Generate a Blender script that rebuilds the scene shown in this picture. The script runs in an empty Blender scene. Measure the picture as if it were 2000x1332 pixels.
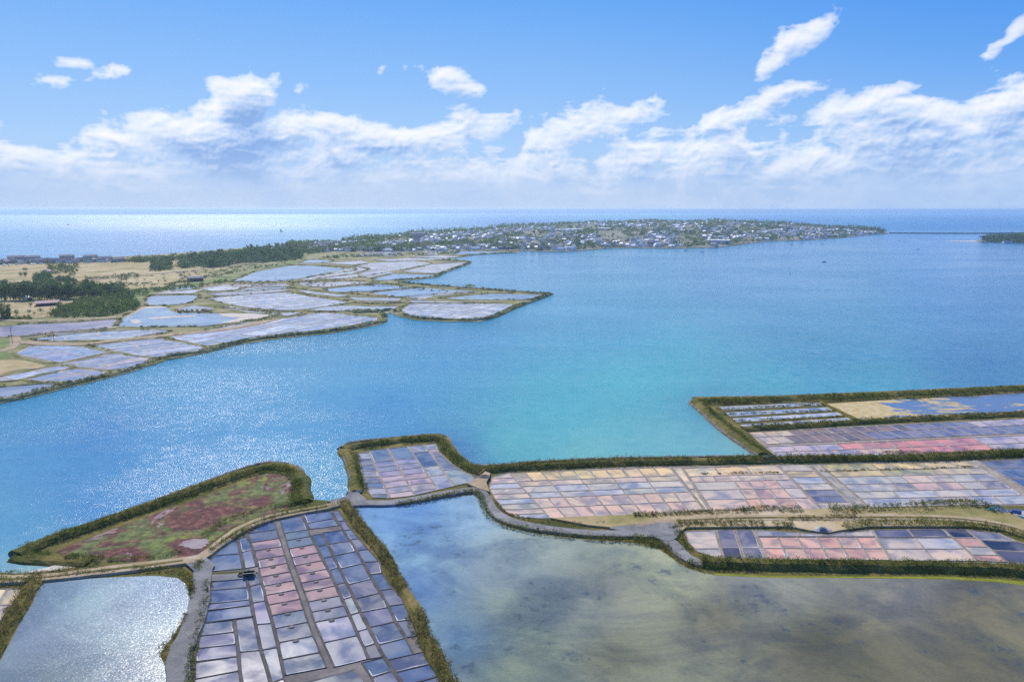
import bpy, bmesh, math, random
import numpy as np
from mathutils import Vector, geometry
R = math.radians
rng = np.random.default_rng(7)
random.seed(7)
S = bpy.context.scene
COL = S.collection

# ------------------------------------------------------------------ camera, sky, sun, exposure
CAMH, PITCH, F = 100.0, R(10.93), 1333.0          # a drone 100 m up; focal length in photo pixels (2000 wide)
cam = bpy.data.cameras.new('camera'); cam.sensor_width = 36; cam.lens = 36*F/2000
cam.clip_start = 1; cam.clip_end = 120000
co = bpy.data.objects.new('camera', cam); COL.objects.link(co)
co.location = (0, 0, CAMH); co.rotation_euler = (R(90)-PITCH, 0, 0)
S.camera = co
SUN_AZ, SUN_EL = R(-24), R(42)
sd = Vector((math.sin(SUN_AZ)*math.cos(SUN_EL), math.cos(SUN_AZ)*math.cos(SUN_EL), math.sin(SUN_EL)))
sl = bpy.data.lights.new('sun', 'SUN'); sl.energy = 4.6; sl.angle = R(0.5); sl.color = (1, .95, .86)
so = bpy.data.objects.new('sun', sl); COL.objects.link(so)
so.rotation_euler = (-sd).to_track_quat('-Z', 'Y').to_euler()
S.view_settings.view_transform = 'Standard'; S.view_settings.look = 'None'
S.view_settings.gamma = 1; S.view_settings.use_curve_mapping = False
S.view_settings.exposure = 0.12
S.cycles.use_denoising = False
S.cycles.max_bounces = 5; S.cycles.diffuse_bounces = 2; S.cycles.glossy_bounces = 2
S.cycles.transparent_max_bounces = 8; S.cycles.volume_bounces = 1
S.cycles.sample_clamp_direct = 6; S.cycles.sample_clamp_indirect = 4

def srgb(h, k=1.0):
    h = h.lstrip('#'); c = [int(h[i:i+2], 16)/255 for i in (0, 2, 4)]
    return tuple(k*(x/12.92 if x <= .04045 else ((x+.055)/1.055)**2.4) for x in c)

class NT:                                           # a small node-tree writer
    def __init__(s, tree): s.t = tree; s.n = tree.nodes; s.l = tree.links
    def new(s, typ, **kw):
        n = s.n.new(typ)
        for k, v in kw.items(): setattr(n, k, v)
        return n
    def link(s, a, b): s.l.new(a, b)
    def inp(s, sock, v):
        if hasattr(v, 'is_output') or isinstance(v, bpy.types.NodeSocket): s.l.new(v, sock)
        elif v is not None: sock.default_value = v
    def m(s, op, a, b=None, c=None, clamp=False):
        n = s.new('ShaderNodeMath', operation=op, use_clamp=clamp)
        for i, v in enumerate((a, b, c)):
            if v is not None: s.inp(n.inputs[i], v)
        return n.outputs[0]
    def vm(s, op, a, b=None, scale=None):
        n = s.new('ShaderNodeVectorMath', operation=op)
        s.inp(n.inputs[0], a)
        if b is not None: s.inp(n.inputs[1], b)
        if scale is not None: s.inp(n.inputs['Scale'], scale)
        return n.outputs[1] if op in ('DOT_PRODUCT', 'LENGTH') else n.outputs[0]
    def noise(s, vec, scale, detail=4, rough=.55, dist=0, col=False):
        n = s.new('ShaderNodeTexNoise'); s.inp(n.inputs['Vector'], vec)
        n.inputs['Scale'].default_value = scale; n.inputs['Detail'].default_value = detail
        n.inputs['Roughness'].default_value = rough; n.inputs['Distortion'].default_value = dist
        return n.outputs[1 if col else 0]
    def step(s, x, a, b, lo=0.0, hi=1.0):
        n = s.new('ShaderNodeMapRange', interpolation_type='SMOOTHSTEP')
        s.inp(n.inputs[0], x); s.inp(n.inputs[1], a); s.inp(n.inputs[2], b)
        s.inp(n.inputs[3], lo); s.inp(n.inputs[4], hi); return n.outputs[0]
    def mix(s, f, a, b, mode='MIX'):
        n = s.new('ShaderNodeMix', data_type='RGBA', blend_type=mode)
        s.inp(n.inputs[0], f)
        for i, v in ((6, a), (7, b)):
            if isinstance(v, tuple): v = (*v[:3], 1)
            s.inp(n.inputs[i], v)
        return n.outputs[2]
    def ramp(s, x, stops, interp='LINEAR'):
        n = s.new('ShaderNodeValToRGB'); s.inp(n.inputs[0], x); r = n.color_ramp; r.interpolation = interp
        while len(r.elements) < len(stops): r.elements.new(.5)
        for e, (p, c) in zip(r.elements, stops): e.position = p; e.color = (*c[:3], 1)
        return n.outputs[0]
    def xyz(s, x, y, z):
        n = s.new('ShaderNodeCombineXYZ')
        for i, v in enumerate((x, y, z)): s.inp(n.inputs[i], v)
        return n.outputs[0]

def px_dir(px, py):
    a = (px-1000)/F; b = (666-py)/F; c, s = math.cos(PITCH), math.sin(PITCH)
    return Vector((a, c+b*s, -s+b*c))
def P(px, py, z=0.0):                               # the ground point the photograph shows at (px, py)
    d = px_dir(px, py); t = (CAMH-z)/(-d.z); return Vector((d.x*t, d.y*t, z))
def azel(px, py):
    d = px_dir(px, py); return math.degrees(math.atan2(d.x, d.y)), math.degrees(math.atan2(d.z, math.hypot(d.x, d.y)))

def sky_colour(w, D):                                # daylight gradient for a view direction, bluer away from the sun
    sx = w.new('ShaderNodeSeparateXYZ'); w.link(D, sx.inputs[0])
    EL = w.m('MULTIPLY', w.m('ARCSINE', sx.outputs[2]), 57.2958)
    nish = w.new('ShaderNodeTexSky', sky_type='NISHITA'); nish.sun_disc = False
    nish.sun_elevation = SUN_EL; nish.sun_rotation = SUN_AZ; nish.altitude = 100; nish.dust_density = .6; nish.ozone_density = 2
    w.link(D, nish.inputs[0])
    nk = w.vm('SCALE', nish.outputs[0], scale=0.09)
    grad = w.ramp(w.m('DIVIDE', EL, 90, clamp=True), [
        (0.0, srgb('#A9C3E9')), (.055, srgb('#9CC4F3')), (.10, srgb('#86B8F3')), (.145, srgb('#6FACF1')), (.175, srgb('#5DA2F0')),
        (.30, srgb('#3F86E0')), (1.0, srgb('#2A62BC'))])
    sunward = w.vm('DOT_PRODUCT', D, (math.sin(SUN_AZ), math.cos(SUN_AZ), 0))
    away = w.step(sunward, .93, .45)
    deep = w.mix(w.m('MULTIPLY', away, w.step(EL, -1, 14)), (1, 1, 1), (.45, .74, .96))
    grad = w.mix(1.0, grad, deep, 'MULTIPLY')
    out = w.mix(.12, grad, nk)
    return w.mix(w.step(EL, 4.5, -.3, 0, .75), out, w.mix(away, srgb('#B9CDEC'), srgb('#98B8E8')))
W = bpy.data.worlds.new('World'); S.world = W; W.use_nodes = True
w = NT(W.node_tree); w.n.clear()
tc = w.new('ShaderNodeTexCoord')
bg = w.new('ShaderNodeBackground'); w.link(sky_colour(w, w.vm('NORMALIZE', tc.outputs['Generated'])), bg.inputs[0]); bg.inputs[1].default_value = 1.0
wo = w.new('ShaderNodeOutputWorld'); w.link(bg.outputs[0], wo.inputs[0])
W.cycles.sampling_method = 'MANUAL'; W.cycles.sample_map_resolution = 512

# ------------------------------------------------------------------ tagging and mesh helpers
def tag(o, label=None, cat=None, group=None, kind=None):
    if label: o['label'] = label
    if cat: o['category'] = cat
    if group: o['group'] = group
    if kind: o['kind'] = kind
    return o
def link(name, me, parent=None):
    o = bpy.data.objects.new(name, me); COL.objects.link(o)
    if parent is not None: o.parent = parent
    return o
def mesh(name, verts, faces, mats, mi=None, smooth=False):
    me = bpy.data.meshes.new(name); me.from_pydata([tuple(v) for v in verts], [], faces)
    for m in (mats if isinstance(mats, (list, tuple)) else [mats]): me.materials.append(m)
    if mi is not None: me.polygons.foreach_set('material_index', mi)
    if smooth: me.polygons.foreach_set('use_smooth', [True]*len(me.polygons))
    me.update(); return me
def tri_mesh(name, V, mat, rnd=None):                # V: (n,3,3) array of triangles
    n = len(V); me = bpy.data.meshes.new(name)
    me.vertices.add(n*3); me.vertices.foreach_set('co', np.ascontiguousarray(V, dtype=np.float32).ravel())
    me.loops.add(n*3); me.loops.foreach_set('vertex_index', np.arange(n*3, dtype=np.int32))
    me.polygons.add(n); me.polygons.foreach_set('loop_start', np.arange(0, n*3, 3, dtype=np.int32))
    me.materials.append(mat)
    if rnd is not None:
        a = me.attributes.new('rnd', 'FLOAT', 'POINT'); a.data.foreach_set('value', np.repeat(rnd, 3).astype(np.float32))
    me.update(); me.validate(); return me
def empty(name, loc, rz=0):
    o = bpy.data.objects.new(name, None); o.location = loc; o.rotation_euler = (0, 0, rz); COL.objects.link(o); return o

# ------------------------------------------------------------------ materials
def mat(name):
    m = bpy.data.materials.new(name); m.use_nodes = True; t = NT(m.node_tree); t.n.clear()
    b = t.new('ShaderNodeBsdfPrincipled'); o = t.new('ShaderNodeOutputMaterial'); t.link(b.outputs[0], o.inputs[0])
    return m, t, b
def geo_pos(t): return t.new('ShaderNodeNewGeometry').outputs['Position']
def rippled_normal(t, pos, scale, k, k2=0, stretch=(1, 1, 1), detail=3):
    """wave slopes: tilts the flat normal by a noise vector"""
    v = t.vm('MULTIPLY', pos, stretch)
    c = t.vm('SUBTRACT', t.noise(v, scale, detail, .6, 0, True), (.5, .5, .5))
    c = t.vm('MULTIPLY', c, (1, 1, 0))
    c = t.vm('SCALE', c, scale=k)
    if k2:
        c2 = t.vm('SUBTRACT', t.noise(v, scale*.13, 3, .5, 0, True), (.5, .5, .5))
        c = t.vm('ADD', c, t.vm('SCALE', t.vm('MULTIPLY', c2, (1, 1, 0)), scale=k2))
    return t.vm('NORMALIZE', t.vm('ADD', c, (0, 0, 1)))

def water_material():
    m, t, b = mat('sea_water'); pos = geo_pos(t)
    at = t.new('ShaderNodeAttribute', attribute_name='tint')
    n1 = t.noise(t.vm('MULTIPLY', pos, (.0018, .006, 0)), 1, 6, .6, .6)
    n2 = t.noise(t.vm('MULTIPLY', pos, (.02, .035, 0)), 1, 5, .6)
    col = t.mix(t.step(n1, .45, .72, 0, .5), at.outputs[0], t.mix(1, at.outputs[0], (.70, .84, .92), 'MULTIPLY'))
    col = t.mix(t.step(n1, .52, .3, 0, .32), col, t.mix(1, col, (1.9, 1.25, 1.08), 'MULTIPLY'))
    col = t.mix(t.step(n2, .3, .7, 0, .30), col, t.mix(1, col, (.7, .86, .92), 'MULTIPLY'))
    sp = t.new('ShaderNodeSeparateXYZ'); t.link(pos, sp.inputs[0])
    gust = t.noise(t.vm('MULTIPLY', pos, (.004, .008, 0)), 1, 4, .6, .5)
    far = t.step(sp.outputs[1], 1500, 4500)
    shade_band = t.step(t.noise(t.vm('MULTIPLY', pos, (.00012, .00075, 0)), 1, 4, .6, .4), .40, .60)  # banded wave slopes, imitating cloud shadows on the far sea
    k = t.m('ADD', t.m('MULTIPLY', t.step(gust, .32, .68, .75, 1.9), 1.15), t.m('MULTIPLY', far, t.m('ADD', -.2, t.m('MULTIPLY', shade_band, 1.0))))
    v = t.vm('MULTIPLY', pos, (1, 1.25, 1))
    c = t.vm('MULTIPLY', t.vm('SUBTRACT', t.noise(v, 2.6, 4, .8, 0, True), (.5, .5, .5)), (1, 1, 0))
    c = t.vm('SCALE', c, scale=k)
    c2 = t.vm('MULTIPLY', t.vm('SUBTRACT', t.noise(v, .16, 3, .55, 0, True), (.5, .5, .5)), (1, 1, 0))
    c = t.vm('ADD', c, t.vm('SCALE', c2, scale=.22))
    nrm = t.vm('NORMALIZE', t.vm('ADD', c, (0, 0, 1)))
    t.link(nrm, b.inputs['Normal']); t.link(col, b.inputs['Base Color'])
    t.inp(b.inputs['Roughness'], t.m('ADD', .15, t.m('MULTIPLY', far, .2)))
    b.inputs['IOR'].default_value = 1.33; b.inputs['Specular IOR Level'].default_value = .42
    return m
M_SEA = water_material()

def pond_material(name, patch, lo, hi, k, rough=.12, scale=.05, spec=.35, rip=4.2):
    m, t, b = mat(name); pos = geo_pos(t)
    at = t.new('ShaderNodeAttribute', attribute_name='tint')
    n1 = t.noise(pos, scale, 7, .62, .5); n2 = t.noise(pos, scale*6, 5, .7, .3)
    n3 = t.noise(t.vm('MULTIPLY', pos, (.7, 1.2, 1)), scale*.42, 6, .65, .8)
    col = t.mix(t.step(n1, .40, .62, 0, .8), at.outputs[0], t.mix(1, at.outputs[0], (.55, .62, .74), 'MULTIPLY'))
    col = t.mix(t.step(n3, .54, .42, 0, .7), col, t.mix(1, col, (1.45, 1.42, 1.16), 'MULTIPLY'))
    pt = t.m('ADD', n2, t.m('MULTIPLY', t.m('SUBTRACT', n1, .5), .9))
    col = t.mix(t.step(pt, lo, hi, 0, .6), col, patch)
    fine = t.noise(t.vm('MULTIPLY', pos, (1, 2.2, 1)), 1.0, 5, .85)
    col = t.mix(t.step(fine, .38, .62, 0, .42), col, t.mix(1, col, (1.5, 1.5, 1.5), 'MULTIPLY'))
    t.link(col, b.inputs['Base Color'])
    t.link(rippled_normal(t, pos, rip, k), b.inputs['Normal'])
    b.inputs['Roughness'].default_value = rough; b.inputs['IOR'].default_value = 1.33; b.inputs['Specular IOR Level'].default_value = spec
    return m
M_POND = pond_material('brackish_water', srgb('#4C5864', .65), .62, .74, .5)
M_POND_CALM = pond_material('calm_pond_water', srgb('#6C88A6', .6), .66, .82, .46, .26)

def pan_material():                                  # shallow brine over clay; the object's own colour is its brine
    m, t, b = mat('brine'); pos = geo_pos(t)
    oi = t.new('ShaderNodeObjectInfo'); base = oi.outputs['Color']
    p2 = t.vm('ADD', pos, t.vm('SCALE', t.xyz(oi.outputs['Random'], oi.outputs['Random'], 0), scale=500))
    n1 = t.noise(p2, .13, 3, .5, .8); n2 = t.noise(p2, 1.1, 5, .7); n3 = t.noise(p2, .07, 3, .5)
    col = t.mix(t.step(n1, .42, .62, 0, .8), base, t.mix(1, base, (1.5, 1.4, 1.2), 'MULTIPLY'))
    col = t.mix(t.step(n1, .5, .34, 0, .75), col, t.mix(1, col, (.56, .64, .82), 'MULTIPLY'))
    col = t.mix(t.step(n2, .35, .7, 0, .25), col, t.mix(1, col, (.7, .7, .72), 'MULTIPLY'))
    col = t.mix(t.step(n3, .55, .72, 0, .35), col, (.40, .36, .31))
    t.link(col, b.inputs['Base Color'])
    t.link(rippled_normal(t, pos, 2.5, .018), b.inputs['Normal'])
    t.inp(b.inputs['Roughness'], t.step(n1, .3, .7, .10, .16)); b.inputs['IOR'].default_value = 1.33; b.inputs['Specular IOR Level'].default_value = .5
    return m
M_PAN = pan_material()

def ground_material(name, stops, s1=.05, s2=.6, rough=.95, bump=.5, attr=None):
    m, t, b = mat(name); pos = geo_pos(t)
    n1 = t.noise(pos, s1, 6, .62, .6); n2 = t.noise(pos, s2, 6, .7)
    f = t.m('ADD', t.m('MULTIPLY', n1, .65), t.m('MULTIPLY', n2, .35))
    col = t.ramp(f, stops)
    t.link(col, b.inputs['Base Color']); b.inputs['Roughness'].default_value = rough
    b.inputs['Specular IOR Level'].default_value = .15
    bn = t.new('ShaderNodeBump'); t.link(n2, bn.inputs['Height']); bn.inputs['Strength'].default_value = bump; bn.inputs['Distance'].default_value = .25
    t.link(bn.outputs[0], b.inputs['Normal'])
    return m
M_MUD = ground_material('clay_mud', [(.30, srgb('#5E5A54', .75)), (.5, srgb('#87807A', .75)), (.68, srgb('#A79C90', .78))], .12, 1.5)
M_BUND = ground_material('clay_bund', [(.30, srgb('#4A4743', .7)), (.5, srgb('#6C6863', .7)), (.68, srgb('#8C847A', .75))], .2, 2)
M_BUND_PALE = ground_material('pale_clay_bund', [(.30, srgb('#7D7468', .8)), (.5, srgb('#A79B8C', .8)), (.7, srgb('#C6BAAA', .8))], .2, 2)
M_GRASS = ground_material('dyke_grass', [(.28, srgb('#38421C', .65)), (.42, srgb('#5C622C', .68)), (.55, srgb('#85793F', .7)), (.7, srgb('#B09A62', .78))], .06, .9)
M_DRY = ground_material('dry_meadow', [(.28, srgb('#66703A', .75)), (.41, srgb('#9A9058', .8)), (.52, srgb('#BCA678', .85)), (.66, srgb('#D4C09C', .88))], .016, .16)
M_GREEN = ground_material('green_meadow', [(.30, srgb('#4F6B30', .7)), (.48, srgb('#7E9150', .7)), (.66, srgb('#B0A66C', .75))], .03, .3)
M_FARBUND = ground_material('far_marsh_bank', [(.30, srgb('#56602E', .75)), (.44, srgb('#7E7E48', .8)), (.56, srgb('#A39A6C', .85)), (.74, srgb('#CBBE9C', .9))], .03, .3)
M_GRAVEL = ground_material('gravel_track', [(.30, srgb('#6D6B68', .8)), (.5, srgb('#8F8C88', .8)), (.7, srgb('#AFABA5', .85))], .15, 2.5)
M_TRACK = ground_material('earth_track', [(.30, srgb('#8F7A5A', .85)), (.5, srgb('#B39E7C', .85)), (.7, srgb('#CDBB9C', .9))], .15, 1.5)
M_CRUST = ground_material('salt_crust', [(.3, (.42, .42, .45)), (.55, (.66, .66, .68)), (.8, (.8, .8, .8))], .6, 3)
M_SAND = ground_material('pale_sand', [(.3, srgb('#B9A98F', .9)), (.6, srgb('#DDD3C2', .9))], .2, 2)
M_STONE = ground_material('revetment_stone', [(.30, srgb('#5B554E', .7)), (.5, srgb('#8A8177', .75)), (.7, srgb('#B3AAA0', .8))], .5, 2.2, bump=1)
M_TOWN = ground_material('town_ground', [(.30, srgb('#4C6040', .65)), (.45, srgb('#7C7E66', .75)), (.6, srgb('#A49C8A', .8)), (.75, srgb('#BCB2A0', .85))], .006, .03)
M_ASPHALT = ground_material('worn_asphalt', [(.3, (.05, .05, .055)), (.7, (.09, .09, .095))], .1, 2)

def saltmarsh_material():
    m, t, b = mat('salt_meadow'); pos = geo_pos(t)
    q = t.vm('ADD', pos, t.vm('SCALE', t.noise(pos, .05, 4, .6, 0, True), scale=9))
    n1 = t.noise(q, .06, 8, .68, 1.2); n2 = t.noise(pos, .4, 7, .76); n3 = t.noise(t.vm('ADD', q, (80, 40, 0)), .06, 7, .66, 1.2)
    green = t.ramp(n2, [(.32, srgb('#3A4418', .6)), (.5, srgb('#68742E', .7)), (.66, srgb('#8E9450', .75))])
    red = t.ramp(n2, [(.34, srgb('#2E100E', .65)), (.5, srgb('#642A24', .7)), (.66, srgb('#A0644E', .78))])
    grey = t.ramp(n2, [(.3, srgb('#7E6468', .8)), (.65, srgb('#B49A98', .85))])
    col = t.mix(t.step(n1, .43, .56), green, red)
    col = t.mix(t.step(n3, .60, .65), col, grey)
    col = t.mix(t.step(n3, .42, .34, 0, .8), col, srgb('#8A9A2C', .8))
    t.link(col, b.inputs['Base Color']); b.inputs['Roughness'].default_value = .9
    bn = t.new('ShaderNodeBump'); t.link(n2, bn.inputs['Height']); bn.inputs['Strength'].default_value = .8; bn.inputs['Distance'].default_value = .4
    t.link(bn.outputs[0], b.inputs['Normal']); return m
M_MARSH = saltmarsh_material()

def leaf_material(name, dark, midc, light, brown, scale=.16):
    m, t, b = mat(name); pos = geo_pos(t)
    at = t.new('ShaderNodeAttribute', attribute_name='rnd'); r = at.outputs['Fac']
    oi = t.new('ShaderNodeObjectInfo')
    f = t.m('ADD', t.m('MULTIPLY', t.noise(pos, scale, 5, .7), .55), t.m('ADD', t.m('MULTIPLY', r, .46), t.m('MULTIPLY', oi.outputs['Random'], .08)))
    col = t.ramp(f, [(.30, dark), (.47, midc), (.62, light), (.80, brown)])
    t.link(col, b.inputs['Base Color']); b.inputs['Roughness'].default_value = .8; b.inputs['Specular IOR Level'].default_value = .2
    tr = t.new('ShaderNodeBsdfTranslucent'); t.link(t.mix(1, col, (1.1, 1.3, .5), 'MULTIPLY'), tr.inputs[0])
    mx = t.new('ShaderNodeMixShader'); mx.inputs[0].default_value = .38
    o = [n for n in t.n if n.type == 'OUTPUT_MATERIAL'][0]
    t.link(b.outputs[0], mx.inputs[1]); t.link(tr.outputs[0], mx.inputs[2]); t.link(mx.outputs[0], o.inputs[0])
    return m
M_SCRUB = leaf_material('dyke_scrub_leaves', (.016, .030, .008), (.075, .10, .020), (.19, .19, .05), (.32, .25, .10))
M_BRUSH = leaf_material('brown_brush_leaves', (.055, .045, .016), (.16, .115, .05), (.27, .20, .085), (.17, .19, .045))
M_PINE = leaf_material('pine_needles', (.016, .045, .026), (.038, .085, .042), (.075, .13, .06), (.11, .15, .08), .03)
M_BROAD = leaf_material('broad_leaves', (.028, .060, .020), (.070, .115, .038), (.13, .17, .065), (.19, .18, .09), .03)

def flat(name, c, rough=.7, metal=0, var=.25, sc=1.5):
    m, t, b = mat(name); pos = t.new('ShaderNodeTexCoord').outputs['Object']
    n = t.noise(pos, sc, 5, .65)
    t.link(t.mix(t.step(n, .3, .7, 0, 1), tuple(x*(1-var) for x in c), tuple(min(1, x*(1+var*.5)) for x in c)), b.inputs['Base Color'])
    b.inputs['Roughness'].default_value = rough; b.inputs['Metallic'].default_value = metal; return m
M_BARK = flat('bark', (.10, .075, .055), .9)
M_WALLS = [flat('white_render', (.78, .77, .73), .8), flat('cream_render', (.62, .56, .46), .8), flat('grey_granite', (.34, .33, .32), .85), flat('pale_grey_render', (.55, .55, .55), .8)]
M_SLATE = flat('slate_roof', (.19, .205, .235), .9)
M_PALEROOF = flat('pale_sheet_roof', (.72, .71, .68), .6)
M_PINKROOF = flat('faded_tile_roof', (.50, .30, .26), .8)
M_DARKWOOD = flat('dark_boards', (.03, .035, .045), .7)
M_GLASS = flat('window_glass', (.03, .045, .06), .1)
M_WHITE = flat('white_paint', (.8, .8, .78), .4)
M_BLUEPAINT = flat('blue_paint', (.05, .12, .38), .35)
M_TEAL = flat('teal_tarpaulin', (.04, .22, .24), .45)
M_BLUETARP = flat('blue_tarpaulin', (.035, .06, .11), .8)
M_BLACK = flat('black_rubber', (.012, .012, .014), .6)
M_SALT = flat('heaped_salt', (.40, .39, .38), .8, 0, .45)
M_SAIL = flat('dark_blue_sail', (.01, .04, .10), .6)
M_METAL = flat('galvanised_steel', (.4, .41, .42), .45, .8)

# ------------------------------------------------------------------ polygons on the ground
def clip_convex(sub, win):                           # subject polygon clipped by a convex window (counter-clockwise), 2-D
    outp = sub
    for i in range(len(win)):
        if not outp: return []
        a, b = win[i], win[(i+1) % len(win)]; inp, outp = outp, []
        side = lambda p: (b[0]-a[0])*(p[1]-a[1])-(b[1]-a[1])*(p[0]-a[0])
        for j in range(len(inp)):
            p, q = inp[j-1], inp[j]; sp, sq = side(p), side(q)
            if (sp >= 0) != (sq >= 0):
                t = sp/(sp-sq); outp.append((p[0]+t*(q[0]-p[0]), p[1]+t*(q[1]-p[1])))
            if sq >= 0: outp.append(q)
    return outp
def area(p): return .5*sum(p[i-1][0]*p[i][1]-p[i][0]*p[i-1][1] for i in range(len(p)))
def ccw(p): return p if area(p) > 0 else p[::-1]
def G(pts, z=0): return [tuple(P(x, y, z).xy) for x, y in pts]
def dedupe(p, e=.05):
    o = []
    for q in p:
        if not o or math.dist(o[-1], q) > e: o.append(q)
    while len(o) > 2 and math.dist(o[0], o[-1]) < e: o.pop()
    return o
def smooth_line(pts, closed=False, n=5):             # Catmull-Rom
    L = len(pts); o = []
    rngs = range(L if closed else L-1)
    g = (lambda i: pts[i % L]) if closed else (lambda i: pts[max(0, min(L-1, i))])
    for i in rngs:
        p0, p1, p2, p3 = g(i-1), g(i), g(i+1), g(i+2)
        for k in range(n):
            t = k/n
            o.append(tuple(.5*(2*p1[j]+(p2[j]-p0[j])*t+(2*p0[j]-5*p1[j]+4*p2[j]-p3[j])*t*t+(3*p1[j]-p0[j]-3*p2[j]+p3[j])*t**3) for j in (0, 1)))
    if not closed: o.append(tuple(pts[-1]))
    return o
def wiggle(pts, amp, seed=0):
    r = np.random.default_rng(seed+len(pts)); return [(x+r.normal()*amp, y+r.normal()*amp) for x, y in pts]

def sheet(name, outline, z, m, depth=0):             # a flat sheet of ground with an edge face down to z - depth
    p = ccw(dedupe(outline)); n = len(p)
    tris = geometry.tessellate_polygon([[Vector((x, y, 0)) for x, y in p]])
    V = [(x, y, z) for x, y in p]; Fc = []
    for t in tris:
        a, b, c = t
        ar = (p[b][0]-p[a][0])*(p[c][1]-p[a][1])-(p[b][1]-p[a][1])*(p[c][0]-p[a][0])
        Fc.append((a, b, c) if ar > 0 else (a, c, b))
    if depth:
        V += [(x, y, z-depth) for x, y in p]
        Fc += [(i, i+n, (i+1) % n+n, (i+1) % n) for i in range(n)]
    return link(name, mesh(name, V, Fc, m))

def idw(controls, soft=2500.):
    C = np.array([(x, y) for x, y, _ in controls], float); K = np.array([srgb(h) for _, _, h in controls])
    def f(xs, ys):
        d2 = ((C[None, :, 0]-xs[:, None])**2+((C[None, :, 1]-ys[:, None])*1.6)**2)+soft
        wt = d2**-1.35; return (wt@K)/wt.sum(1)[:, None]
    return f
def to_px(X, Y, Z=0.0):
    c, s = math.cos(PITCH), math.sin(PITCH)
    dep = Y*c-(Z-CAMH)*s; up = Y*s+(Z-CAMH)*c
    dep = np.where(dep < 1, 1, dep)
    return 1000+F*X/dep, 666-F*up/dep
def set_tint(me, cols):
    a = me.color_attributes.new('tint', 'FLOAT_COLOR', 'POINT'); a.data.foreach_set('color', np.c_[cols, np.ones(len(cols))].astype(np.float32).ravel())

def tinted_sheet(name, outline_px, z, m, controls, gain, offs, step=28):
    out = [tuple(q) for q in outline_px]
    xs = [p[0] for p in out]; ys = [p[1] for p in out]; V, Fc = [], []
    x0 = min(xs)
    while x0 < max(xs):
        y0 = min(ys)
        while y0 < max(ys):
            c = clip_convex(out, [(x0, y0), (x0+step, y0), (x0+step, y0+step), (x0, y0+step)])
            c = dedupe(c, .01) if c else []
            if len(c) > 2 and abs(area(c)) > .5:
                g = ccw([tuple(P(a, b, z).xy) for a, b in c]); i = len(V); V += [(a, b, z) for a, b in g]; Fc.append(tuple(range(i, i+len(g))))
            y0 += step
        x0 += step
    me = mesh(name, V, Fc, m); A = np.array(V); X, Y = to_px(A[:, 0], A[:, 1], z)
    set_tint(me, np.clip(idw(controls)(X, Y)*gain-np.array(offs), .004, .9)); return link(name, me)

# ------------------------------------------------------------------ sea and bay
BAY = [(1000, 520, '#6FB2E2'), (1400, 540, '#5AA2D8'), (1900, 500, '#5A9ADA'), (1900, 580, '#3C8CCB'), (1550, 620, '#489AD0'), (1200, 640, '#4FA8D8'),
       (1900, 700, '#3F88C0'), (1600, 690, '#3F9AC6'), (1300, 710, '#4CB4D0'), (1230, 745, '#57C4D4'), (1100, 770, '#56BCD4'), (900, 660, '#4EA0D8'), (1100, 810, '#5ABED2'),
       (1300, 860, '#7CC4CE'), (1450, 860, '#8CC4CA'), (1400, 800, '#62B8CC'), (1000, 870, '#6CC2CC'), (1150, 880, '#80C8CC'), (700, 760, '#56A8D8'), (400, 760, '#4CA4D8'), (200, 850, '#4A90D0'),
       (200, 1000, '#4F94D2'), (400, 880, '#529CD4'), (640, 930, '#56A4D0'), (50, 1050, '#5CA4D4'), (890, 890, '#4878BC'), (850, 720, '#4EA6D8'), (100, 780, '#4CA0D4'),
       (300, 440, '#5A8CD0'), (1900, 425, '#3E84D4'), (1500, 425, '#3F86D4'), (1000, 430, '#4C86D0'), (1900, 450, '#4A90D4'), (-400, 600, '#5A8CD0'), (2500, 600, '#4488C8'),
       (1320, 740, '#58BFCF'), (1700, 760, '#52ACC8'), (1500, 745, '#4CB0C8'), (90, 1110, '#9CC8D0'), (1390, 790, '#4A8EC0'), (740, 800, '#4C98D4'), (560, 840, '#5AA4D8')]
def polar_water():
    az = np.r_[np.arange(-180, -50, 6.), np.arange(-50, 50, .8), np.arange(50, 180.1, 6.)]
    rad = np.r_[1., np.geomspace(40, 45000, 200)]
    A, Q = np.meshgrid(np.radians(az), rad); X = (np.sin(A)*Q).ravel(); Y = (np.cos(A)*Q).ravel()
    nc = len(az); V = np.c_[X, Y, np.zeros(len(X))]
    Fc = [(r*nc+c, r*nc+c+1, (r+1)*nc+c+1, (r+1)*nc+c) for r in range(len(rad)-1) for c in range(nc-1)]
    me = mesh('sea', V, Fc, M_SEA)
    px, py = to_px(X, Y); px = np.where(Y < 5, 1000, px); py = np.where(Y < 5, 1400, np.clip(py, 405, 1400)); px = np.clip(px, -800, 2800)
    col = np.clip(idw(BAY)(px, py)*np.array((.88, .78, .63))-np.array((.016, .020, .028)), .004, .8)
    set_tint(me, col); o = link('sea', me)
    return tag(o, 'blue and turquoise tidal bay running out to the open ocean', 'sea', kind='structure')

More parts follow.
